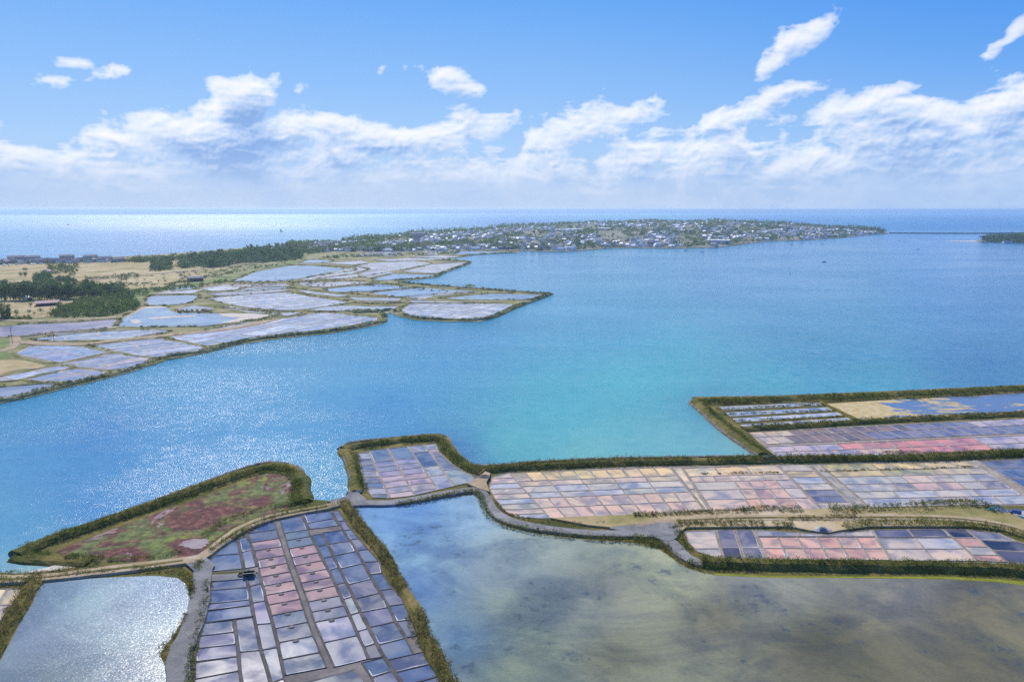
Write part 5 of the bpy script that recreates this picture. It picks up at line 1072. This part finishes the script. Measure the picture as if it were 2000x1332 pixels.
def house(p, rz, v, label, group, k=1.0, windows=False):
    wl__, rf, ch, wins = HP[v]; o = empty('house', (p.x, p.y, p.z-.3), rz); o.scale = (k,)*3
    link('wall', wl__, o); r_ = link('roof', rf, o)
    if windows:
        link('chimney', ch, r_)
        for w_ in wins: link('window', w_, o)
    return tag(o, label, 'house', group)
def block(x, y, w, d, h, m, rm, label, pitched=True):
    p = P(x, y, .5); o = empty('apartment_block', (p.x, p.y, p.z-.2), math.atan2(p.x, p.y)*-1+rng.uniform(-.2, .2))
    link('wall', boxm('wall', -w/2, w/2, -d/2, d/2, 0, h, m), o)
    if pitched: link('roof', gable('roof', w, d, h, 2.6, rm), o)
    else: link('roof', boxm('roof', -w/2-.3, w/2+.3, -d/2-.3, d/2+.3, h, h+.5, rm), o)
    nf = max(1, int(h//2.8)); wm_ = boxm('window', -.8, .8, -.04, .06, 0, 1.4, M_GLASS)
    for f in range(nf):
        for c in range(max(2, int(w//4))):
            q = link('window', wm_, o); q.location = (-w/2+2+c*(w-4)/max(1, int(w//4)-1), -d/2, .9+f*2.8)
    return tag(o, label, 'apartment block')
for a in ((26, 512, 14, 12, 10, 2, 'slate-roofed block at the far left of the coast'), (42, 512, 14, 12, 10.5, 2, 'squarish dark block second from the left on the coast'), (64, 513, 22, 12, 11, 2, 'wide dark-roofed block among the coastal houses'), (80, 514, 16, 10, 7, 3, 'lower grey block right of the wide dark-roofed one'),
          (132, 512, 20, 12, 12, 2, 'tall slate block standing alone on the coast'), (178, 511, 20, 12, 11, 2, 'broad dark block right of the lone tall one'), (104, 513, 18, 10, 6, 3, 'low grey block left of the tall slate block'), (202, 510, 26, 10, 7, 2, 'long low block by the sea at the end of the meadow'),
          (583, 486, 24, 12, 9, 2, 'dark-roofed villa behind the coastal woods'), (635, 483, 34, 14, 12, 2, 'big dark-roofed building near the gap in the trees'), (610, 485, 22, 12, 8, 2, 'grey villa left of the big dark-roofed building')):
    block(a[0], a[1], a[2]*1.15, a[3], a[4], M_WALLS[a[5]], M_SLATE, a[6])
for i in range(40):
    x = (i*5.9+rng.uniform(-2, 2)); y = 515.5-x*.022+rng.uniform(-1.5, 1.5)
    house(P(x, y, .5), rng.uniform(0, 3.1), int(rng.choice([0, 2, 4, 5, 7])), 'small grey house in the row along the left coast', 'row of houses along the left coast', 1.0, True)
for i in range(22): house(P(rng.uniform(480, 660), rng.uniform(484, 491), .5), rng.uniform(0, 3.1), int(rng.integers(8)), 'house among the trees at the coastal woods', 'houses around the coastal woods', 1.05)
# barns
def barn(x0, y0, x1, y1, d, h, wall, roof, label):
    a, b = P(x0, y0, .5), P(x1, y1, .5); L = (b-a).length; o = empty('barn', ((a.x+b.x)/2, (a.y+b.y)/2, .4), math.atan2(b.y-a.y, b.x-a.x))
    link('wall', gable_wall(L, d, h, 2, wall), o); link('roof', gable('roof', L, d, h, 2, roof, .6), o)
    dr = boxm('door', -1.6, 1.6, -d/2-.05, -d/2+.05, 0, h*.8, M_DARKWOOD)
    for k in range(3): q = link('door', dr, o); q.location.x = -L/3+k*L/3
    return tag(o, label, 'barn')
barn(70, 598, 115, 595, 12, 3.4, M_DARKWOOD, M_PINKROOF, 'long low barn with a faded pink roof on the yellow meadow')
barn(368, 550, 396, 548.5, 12, 5, M_DARKWOOD, M_SLATE, 'dark blue-black barn by the green lagoon margin')
barn(50, 586, 56, 585, 8, 2.5, M_WALLS[0], M_PALEROOF, 'small pale shed in front of the pine belt')
barn(90, 530, 102, 534, 9, 3, M_WALLS[1], M_PINKROOF, 'farm shed in the clump on the dry meadow')
# white vans along the coast road
def van(x, y, z, rz, m, label, group=None, k=1.0):
    p = P(x, y, z); o = empty('parked_van', (p.x, p.y, p.z), rz); o.scale = (k,)*3
    prof = [(-2.6, .35), (2.5, .35), (2.6, 1.05), (1.75, 1.25), (1.15, 2.2), (.8, 2.35), (-2.55, 2.35)]
    V = [(x_, s*.95*(1 if z_ < 1.3 else .9), z_) for s in (-1, 1) for x_, z_ in prof]; n = len(prof)
    Fc = [tuple(range(n)), tuple(range(n, 2*n))[::-1]]+[(i, i+n, (i+1) % n+n, (i+1) % n) for i in range(n)]
    bd = mesh('body', V, Fc, m); link('body', bd, o)
    ws = mesh('windscreen', [(1.78, -.8, 1.3), (1.78, .8, 1.3), (1.22, .78, 2.16), (1.22, -.78, 2.16)], [(0, 1, 2, 3)], M_GLASS); link('windscreen', ws, o)
    V, Fc = [], []; k8 = 12
    for j in (0, 1):
        V += [(math.cos(6.283*i/k8)*.36, (-.12, .12)[j], math.sin(6.283*i/k8)*.36) for i in range(k8)]
    Fc = [tuple(range(k8)), tuple(range(k8, 2*k8))[::-1]]+[(i, i+k8, (i+1) % k8+k8, (i+1) % k8) for i in range(k8)]
    wm_ = mesh('wheel', V, Fc, M_BLACK)
    for a_, b_ in ((1.6, .9), (1.6, -.9), (-1.6, .9), (-1.6, -.9)): q = link('wheel', wm_, o); q.location = (a_, b_, .36)
    return tag(o, label, 'van', group)
for i, (x, y) in enumerate(((8, 519), (18, 519), (33, 518), (61, 517), (67, 516.5), (81, 516.5), (112, 514.5), (117, 514.5), (120, 514.2), (124, 514), (135, 514), (153, 513.5))):
    van(x, y, .62, rng.uniform(-.3, .3), M_WHITE, 'tiny white van parked before the coastal houses', 'white vans along the coast road', 1.1)

# ------------------------------------------------------------------ the town on its low hill
TX = np.array([540, 600, 660, 700, 760, 840, 900, 950, 1013, 1060, 1100, 1150, 1200, 1260, 1320, 1400, 1450, 1500, 1560, 1620, 1680, 1710, 1738.])
TF = np.array([497, 494, 492, 492.5, 493, 492, 491, 490.5, 490.5, 492, 492.5, 489, 485, 485.5, 486, 484, 478, 472, 470.5, 467, 461.5, 458.5, 457.2])
TB = np.array([478, 476.5, 475, 469, 464, 459, 455, 452, 449, 447, 445, 444, 443, 442.5, 442, 442, 442, 442.5, 444, 447, 450, 453, 456.])
TH = np.array([1, 1, 1, 2, 4, 7, 10, 14, 18, 22, 26, 29, 31, 33, 34, 32, 28, 24, 18, 13, 8, 4, .8])
def town_pt(x, t):
    yf, yb, Hh = np.interp(x, TX, TF), np.interp(x, TX, TB), np.interp(x, TX, TH)
    y = 1/((1-t)/(yf-408.5)+t/(yb-408.5))+408.5              # even steps in distance
    p = P(x, y, 0); z = 1.0+Hh*math.sin(math.pi*min(1, t*.62/.5*.5+.0))**1.0 if t < .8 else 1.0+Hh*math.sin(math.pi*.496)*math.cos((t-.8)/.2*math.pi/2)
    return Vector((p.x, p.y, max(.3, z+Hh*.12*math.sin(x*.045+t*9)*t*(1-t)*4)))
xs = np.arange(540, 1739, 6.); ts = np.r_[-.004, np.linspace(0, 1, 30)]
V, Fc = [], []
for x in xs:
    for t_ in ts:
        p = town_pt(x, max(0, t_)); V.append((p.x, p.y, p.z if t_ >= 0 else -.6))
nt = len(ts)
Fc = [(i*nt+j, (i+1)*nt+j, (i+1)*nt+j+1, i*nt+j+1) for i in range(len(xs)-1) for j in range(nt-1)]
struct(link('hill', mesh('hill', V, Fc, M_TOWN)), 'low hill under the distant town across the bay', 'hill')
def scatter_town(n, seed, tmax=.95, clus=0, xr=(560, 1730)):
    rr = np.random.default_rng(seed); o = []
    while len(o) < n:
        x, t_ = rr.uniform(*xr), rr.uniform(.02, tmax)**1.15
        if clus and vnoise(np.array([[x*.02, t_*5, clus]]), 3)[0] < .42: continue
        o.append((x, t_))
    return o
zone = lambda x: 'left part of the' if x < 950 else ('middle of the' if x < 1350 else 'harbour end of the')
for i, (x, t_) in enumerate(scatter_town(290, 5, .62, 1, (680, 1690))):
    v = int(rng.choice([0, 1, 2, 3, 4, 6, 0, 1, 5])); lb = 'small pale house in the %s distant town' % zone(x)
    house(town_pt(x, t_), rng.uniform(0, 3.1), v, lb, 'houses in the %s town' % zone(x), rng.uniform(1.0, 1.5))
# the remaining houses and tree cover, too small to tell apart
Vh, Fh, mi = [], [], []
for (x, t_) in scatter_town(1250, 6, .85, 1, (600, 1715)):
    p = town_pt(x, t_); a = rng.uniform(0, 3.14); L, W_, e = rng.uniform(9, 18), rng.uniform(7, 10), rng.uniform(3, 6.5); c, s_ = math.cos(a), math.sin(a); i = len(Vh)
    for (u, v_, z_) in ((-1, -1, -1), (1, -1, -1), (1, 1, -1), (-1, 1, -1), (-1, -1, e), (1, -1, e), (1, 1, e), (-1, 1, e), (-1, 0, e+3), (1, 0, e+3)):
        Vh.append((p.x+u*L/2*c-v_*W_/2*s_, p.y+u*L/2*s_+v_*W_/2*c, p.z+z_))
    w_ = int(rng.choice([0, 0, 0, 0, 1])); rf_ = int(rng.choice([3, 4, 4]))
    for f, k in (((0, 1, 5, 4), w_), ((1, 2, 6, 9, 5), w_), ((2, 3, 7, 6), w_), ((3, 0, 4, 8, 7), w_), ((4, 5, 9, 8), rf_), ((6, 7, 8, 9), rf_)): Fh.append(tuple(i+q for q in f)); mi.append(k)
tag(link('town_roofs', mesh('town_roofs', Vh, Fh, [M_WALLS[0], M_WALLS[1], M_WALLS[2], M_SLATE, M_PALEROOF], mi)), 'the mass of smaller roofs and walls of the distant town', 'town', kind='stuff')
pts = scatter_town(6500, 8, .97, 0, (560, 1728)); C = np.array([tuple(town_pt(x, t_)) for x, t_ in pts]); C[:, 2] -= .5; hb = vnoise(np.c_[C[:, :2]*.006, np.zeros(len(C))], 61)
dn = vnoise(np.c_[np.array(pts)*np.array((.03, 7)), np.zeros(len(pts))], 21); tt = np.array([q[1] for q in pts])
keep = (dn > .53) | (tt > .70) | (rng.random(len(pts)) < .18); C = C[keep]
V, rn = leaves(C, rng.uniform(4, 11, len(C)), rng.uniform(4, 10, len(C))*(.5+1.3*hb[keep])*(1+.6*(tt[keep] > .6)), 18, 3.3, 9)
tag(link('town_trees', tri_mesh('town_trees', V, M_BROAD, rn)), 'tree cover between the roofs of the distant town and on its ridge', 'trees', kind='stuff')
for x, t_ in scatter_town(110, 12, .5, 0, (640, 1500)): tree('broad', 0, 0, rng.uniform(8, 14), 'dark tree between the houses of the distant town', 'trees in the town', loc=town_pt(x, t_))
for i in range(30): tree('umbrella', 0, 0, rng.uniform(9, 14), 'dark pine on the wooded mound at the tip of the town', 'pines at the tip of the town', loc=town_pt(rng.uniform(1640, 1718), rng.uniform(.1, .8)))
# larger buildings of the town
def hall(x, t_, L, d, h, wm__, rm, label, name='hall'):
    p = town_pt(x, t_); o = empty(name, (p.x, p.y, p.z-1), -math.atan2(p.x, p.y)+.05)
    link('wall', boxm('wall', -L/2, L/2, -d/2, d/2, 0, h, wm__), o); link('roof', gable('roof', L, d, h, 2.5, rm), o)
    wmm = boxm('window', -1, 1, -.05, .05, 0, 1.6, M_GLASS)
    for k in range(int(L//9)): q = link('window', wmm, o); q.location = (-L/2+5+k*9, -d/2-.03, h*.45)
    return tag(o, label, 'building')
hall(1403, .06, 62, 26, 9, M_WALLS[3], M_PALEROOF, 'big pale grey quayside hall at the middle of the town shore')
hall(1488, .05, 42, 20, 6, M_WALLS[0], M_PALEROOF, 'bright white low hall on the quay')
hall(1098, .42, 50, 14, 7, M_WALLS[0], M_PALEROOF, 'long white building up the hill, left of its twin')
hall(1122, .44, 50, 14, 7, M_WALLS[3], M_PALEROOF, 'long pale building up the hill, right of its twin')
hall(1180, .40, 46, 14, 6, M_WALLS[0], M_PALEROOF, 'long white roofed building in the middle of the town')
hall(988, .03, 36, 16, 6, M_BLUEPAINT, M_SLATE, 'blue-walled shed on the shore left of the town')
hall(816, .55, 44, 16, 20, M_WALLS[2], M_SLATE, 'tall dark building rising above the coast left of the town')
hall(1622, .35, 26, 14, 9, M_WALLS[0], M_PALEROOF, 'white building near the wooded tip of the town')
# church spire
p = town_pt(1540, .3); o = empty('church', (p.x, p.y, p.z-1), .3)
link('wall', gable_wall(30, 13, 10, 6, M_WALLS[2]), o); link('roof', gable('roof', 30, 13, 10, 6, M_SLATE), o); tw = link('tower', boxm('tower', -18, -11, -3.5, 3.5, 0, 20, M_WALLS[2]), o)
link('spire', mesh('spire', [(-18, -3.5, 20), (-11, -3.5, 20), (-11, 3.5, 20), (-18, 3.5, 20), (-14.5, 0, 27)], [(0, 1, 4), (1, 2, 4), (2, 3, 4), (3, 0, 4)], M_SLATE), tw)
tag(o, 'grey granite church with a pointed tower in the town', 'church')
# the jetty, the island on the right
a, b, c = P(1736, 456.2, 0), P(1900, 457, 0), P(2100, 455, 0)
Q = resample([tuple(a.xy), tuple(b.xy), tuple(c.xy)], 30)
struct(link('jetty', strip_mesh('jetty', Q, [(-4, -1), (-3, 4.2), (3, 4.2), (4, -1)], M_STONE, .1)), 'long thin jetty reaching out from the tip of the town', 'jetty')
L = smooth_line([tuple(P(x, y).xy) for x, y in ((1906, 471.5), (1930, 473.5), (1980, 474.5), (2100, 476), (2200, 470), (2100, 463), (1980, 463), (1930, 466))], True, 4)
struct(sheet('island', L, 1.2, M_TOWN, 2), 'low wooded point at the right edge of the bay', 'island')
struct(sheet('sand_spit', G([(1832, 471.6), (1880, 470.8), (1915, 470.5), (1920, 473), (1880, 472.4)]), .4, M_SAND, .8), 'thin sand spit left of the wooded point', 'sand')
for x, y in inpoly([(1912, 472), (1945, 473), (2090, 475), (2090, 464), (1990, 463.5), (1930, 467)], 150, 31): tree('umbrella' if rng.random() < .4 else 'broad', x, y, rng.uniform(13, 21), 'dark tree on the wooded point at the right edge', 'trees on the wooded point', z=1.2)
thicket([(1914, 472), (1945, 474), (2090, 475), (2090, 465), (1990, 464), (1932, 467)], 420, 9, 13, M_PINE, 'dense woodland of the point at the right edge', 92)
house(P(1963, 475.2, 1.2), .1, 2, 'white house in front of the wooded point', None, 1.0, True)
house(P(1971, 475.2, 1.2), .1, 4, 'pale house right of the white one before the wooded point', None, .9, True)

# ------------------------------------------------------------------ boats, buoys and small things
def boat(x, y, L, mast, hull, label, group=None, sail=None):
    p = P(x, y, 0); o = empty('sailing_boat' if mast else 'motor_boat', (p.x, p.y, 0), rng.uniform(-.6, .6)); B = L*.16
    st = [(-.5, .75, .0), (-.2, 1, -.0), (.2, .85, 0), (.5, .02, .1)]; V = []
    for u, bw, dz in st: V += [(u*L, -B*bw, L*.11+dz*L*.4), (u*L*.92, -B*bw*.5, -.3), (u*L*.92, B*bw*.5, -.3), (u*L, B*bw, L*.11+dz*L*.4)]
    Fc = [(i*4+j, (i+1)*4+j, (i+1)*4+j+1, i*4+j+1) for i in range(3) for j in range(3)]+[(i*4, i*4+3, (i+1)*4+3, (i+1)*4) for i in range(3)]+[(0, 1, 2, 3), (12, 15, 14, 13)]
    link('hull', mesh('hull', V, Fc, hull), o); link('cabin', boxm('cabin', -L*.15, L*.15, -B*.5, B*.5, L*.10, L*.10+.09*L, M_WHITE), o)
    if mast:
        V, Fc = [], []; V = [tuple(v) for v in tube_verts(Vector((L*.08, 0, L*.1)), Vector((L*.08, 0, mast)), .12, .06)]; Fc = [(j, (j+1) % 6, 6+(j+1) % 6, 6+j) for j in range(6)]
        link('mast', mesh('mast', V, Fc, M_METAL), o)
    if sail:
        V = [(L*.06, 0, L*.22), (-L*.48, .8, L*.22), (L*.07, 0, mast*.97), (-L*.25, .5, mast*.55), (L*.5, 0, L*.15), (L*.1, 0, mast*.85), (L*.3, -.6, mast*.35)]
        link('sail', mesh('sail', V, [(0, 1, 3), (0, 3, 2), (4, 6, 5), (4, 0, 6)], sail), o)
    return tag(o, label, 'sailing boat' if mast else 'boat', group)
boat(549, 453.5, 14, 17, M_WHITE, 'small boat with a dark blue sail in place of a kite over the open sea', None, M_SAIL)  # boat built in place of a dark kite above the sea
boat(134, 439.5, 24, 0, M_BLACK, 'tiny fishing boat far out on the open sea at the left')
for x, y, l in ((1340, 490, 'left'), (1372, 493, 'second'), (1546, 478, 'third'), (1567, 475.5, 'fourth'), (1583, 475, 'fifth'), (1606, 476.5, 'sixth'), (1757, 471, ''), (1767, 472.5, ''), (1610, 512, ''), (1793, 487, '')):
    boat(x, y, 9, 11 if x < 1620 and x != 1372 else 0, M_WHITE if x % 2 else M_BLUEPAINT, 'small moored boat off the town quays', 'boats moored off the town')
def buoy(x, y, label):
    p = P(x, y, 0); o = empty('channel_buoy', (p.x, p.y, 0)); V = tube_verts(Vector((0, 0, -.4)), Vector((0, 0, .6)), .8, .8, 8); F_ = [(j, (j+1) % 8, 8+(j+1) % 8, 8+j) for j in range(8)]+[tuple(range(8, 16))]
    link('float', mesh('float', [tuple(v) for v in V], F_, M_BLACK), o); V = tube_verts(Vector((0, 0, .6)), Vector((0, 0, 2.6)), .22, .10, 6)
    link('mast', mesh('mast', [tuple(v) for v in V], [(j, (j+1) % 6, 6+(j+1) % 6, 6+j) for j in range(6)], M_BLACK), o); return tag(o, label, 'buoy')
buoy(1543, 535, 'dark buoy in the middle of the bay'); 
# grassy islet off the far works
struct(sheet('islet', G(smooth_line([(908, 557.5), (916, 556), (928, 557), (926, 559), (912, 559.5)], True, 3)), .4, M_GREEN, .8), 'tiny grassy islet off the far shore', 'islet')
scrub([(911, 558), (926, 558)], 5, 1.2, M_SCRUB, 'tuft of reed on the tiny islet', base=.3, seed=90)
# poles on the left shore
def pole(x, y, h, label, arms=True):
    p = P(x, y, .5); o = empty('utility_pole', (p.x, p.y, .3)); V = tube_verts(Vector((0, 0, 0)), Vector((0, 0, h)), .2, .13)
    link('shaft', mesh('shaft', [tuple(v) for v in V], [(j, (j+1) % 6, 6+(j+1) % 6, 6+j) for j in range(6)]+[tuple(range(6, 12))], M_BARK), o)
    if arms: link('crossarm', boxm('crossarm', -1.1, 1.1, -.08, .08, h-.9, h-.7, M_BARK), o)
    return tag(o, label, 'utility pole')
pole(24.5, 672, 13, 'wooden utility pole beside the cart track at the left edge'); pole(405, 572, 8, 'thin pole among the middle far works'); pole(635, 538, 8, 'thin pole on the bank of the big lagoon'); pole(539, 554, 8, 'thin pole left of the big lagoon bank')
pole(106, 668, 5, 'short pole behind the winding bank', False)

# ---- foreground clutter
def heap(x, y, rx, ry, h, z, m, name, label, cat, seed=1, n=26):
    p = P(x, y, z); rr = np.random.default_rng(seed); V, Fc = [(0, 0, h)], []; rings = 6
    for i in range(1, rings+1):
        f = i/rings
        for j in range(n):
            a = 6.283*j/n; k = f*(1+.12*math.sin(3*a+seed)+.05*rr.normal()); V.append((rx*k*math.cos(a), ry*k*math.sin(a), h*(1-f**1.35)*(1+.10*rr.normal()) if i < rings else -.05))
    Fc = [(0, 1+j, 1+(j+1) % n) for j in range(n)]+[(1+(i-1)*n+j, 1+i*n+j, 1+i*n+(j+1) % n, 1+(i-1)*n+(j+1) % n) for i in range(1, rings) for j in range(n)]
    o = link(name, mesh(name, V, Fc, m, smooth=False)); o.location = (p.x, p.y, p.z-.03); return tag(o, label, cat)
sh = heap(1606, 1033.5, 2.8, 1.7, .8, .92, M_SALT, 'salt_heap', 'grey-white salt heap beside the lower right works', 'salt heap', 3)
tp = heap(1608, 1032.5, 1.0, .7, .25, 1.5, M_BLUETARP, 'tarpaulin', 'dark blue sheet thrown over the grey salt heap', 'tarpaulin', 5)
heap(1948, 994.5, 3.6, 2.0, 1.1, .92, M_TEAL, 'tarpaulin', 'teal tarpaulin over a heap near the right edge', 'tarpaulin', 11)
heap(1955, 997, 3.2, 1.2, .9, .92, M_SALT, 'salt_heap', 'white salt heap beside the teal tarpaulin', 'salt heap', 12)
heap(700, 926.5+34, 1.2, .8, .8, .9, M_SALT, 'salt_heap', 'small white salt heap left of the promontory pans', 'salt heap', 13)
heap(1716, 888.5, 1.6, 1.2, .9, .9, M_WHITE, 'salt_heap', 'little white heap on the dyke below the red pans', 'salt heap', 14)
heap(1502, 892, 3.2, 1.6, 1.0, 1.5, M_SALT, 'salt_heap', 'pale rubble heap at the corner of the long dyke', 'rubble', 15)
heap(946, 931, 2.4, 1.8, .9, 1.3, M_STONE, 'stone_heap', 'heap of grey stones at the junction of the dykes', 'stones', 17)
van(1983, 1003, .92, 2.6, M_BLUEPAINT, 'small blue van parked near the right edge', None, .6)
# workers' gear on the spur of the lower left works
heap(485, 1118.5, 1.3, 1.0, .8, .62, M_TEAL, 'tarpaulin', 'teal tarpaulin covering gear on the gravel spur', 'tarpaulin', 18)
heap(489, 1127, 1.1, .5, .5, .62, M_BLUETARP, 'tarpaulin', 'dark blue tarpaulin in front of the teal one', 'tarpaulin', 19)
p = P(486, 1124, .62); o = empty('trailer', (p.x, p.y, .62), .2)
link('bed', boxm('bed', -1.5, 1.5, -.75, .75, .45, .7, M_BLACK), o)
for s in (-1, 1): link('side_board', boxm('side_board', -1.5, 1.5, s*.75-.04, s*.75+.04, .7, 1.1, M_DARKWOOD), o)
k8 = 14; V = [(math.cos(6.283*i/k8)*.42, y_, .42+math.sin(6.283*i/k8)*.42) for y_ in (-.1, .1) for i in range(k8)]
wm_ = mesh('wheel', V, [tuple(range(k8)), tuple(range(k8, 2*k8))[::-1]]+[(i, i+k8, (i+1) % k8+k8, (i+1) % k8) for i in range(k8)], M_BLACK)
for s in (-1, 1): q = link('wheel', wm_, o); q.location = (0, s*.9, 0)
link('drawbar', boxm('drawbar', -3.0, -1.5, -.06, .06, .45, .58, M_BLACK), o)
tag(o, 'small black two-wheeled trailer on the gravel spur', 'trailer')
p = P(470, 1123.5, .62); o = empty('wheelbarrow', (p.x, p.y, .62), .3)
link('tray', mesh('tray', [(-.5, -.35, .65), (.5, -.35, .65), (.5, .35, .65), (-.5, .35, .65), (-.3, -.2, .3), (.35, -.2, .3), (.35, .2, .3), (-.3, .2, .3)], [(0, 1, 5, 4), (1, 2, 6, 5), (2, 3, 7, 6), (3, 0, 4, 7), (4, 5, 6, 7)], M_BLACK), o)
for s in (-1, 1): link('handle', boxm('handle', .3, 1.3, s*.28-.03, s*.28+.03, .5, .56, M_DARKWOOD), o)
q = link('wheel', wm_, o); q.scale = (.6, .6, .6); q.location = (-.6, 0, 0)
tag(o, 'black wheelbarrow standing left of the trailer on the gravel spur', 'wheelbarrow')
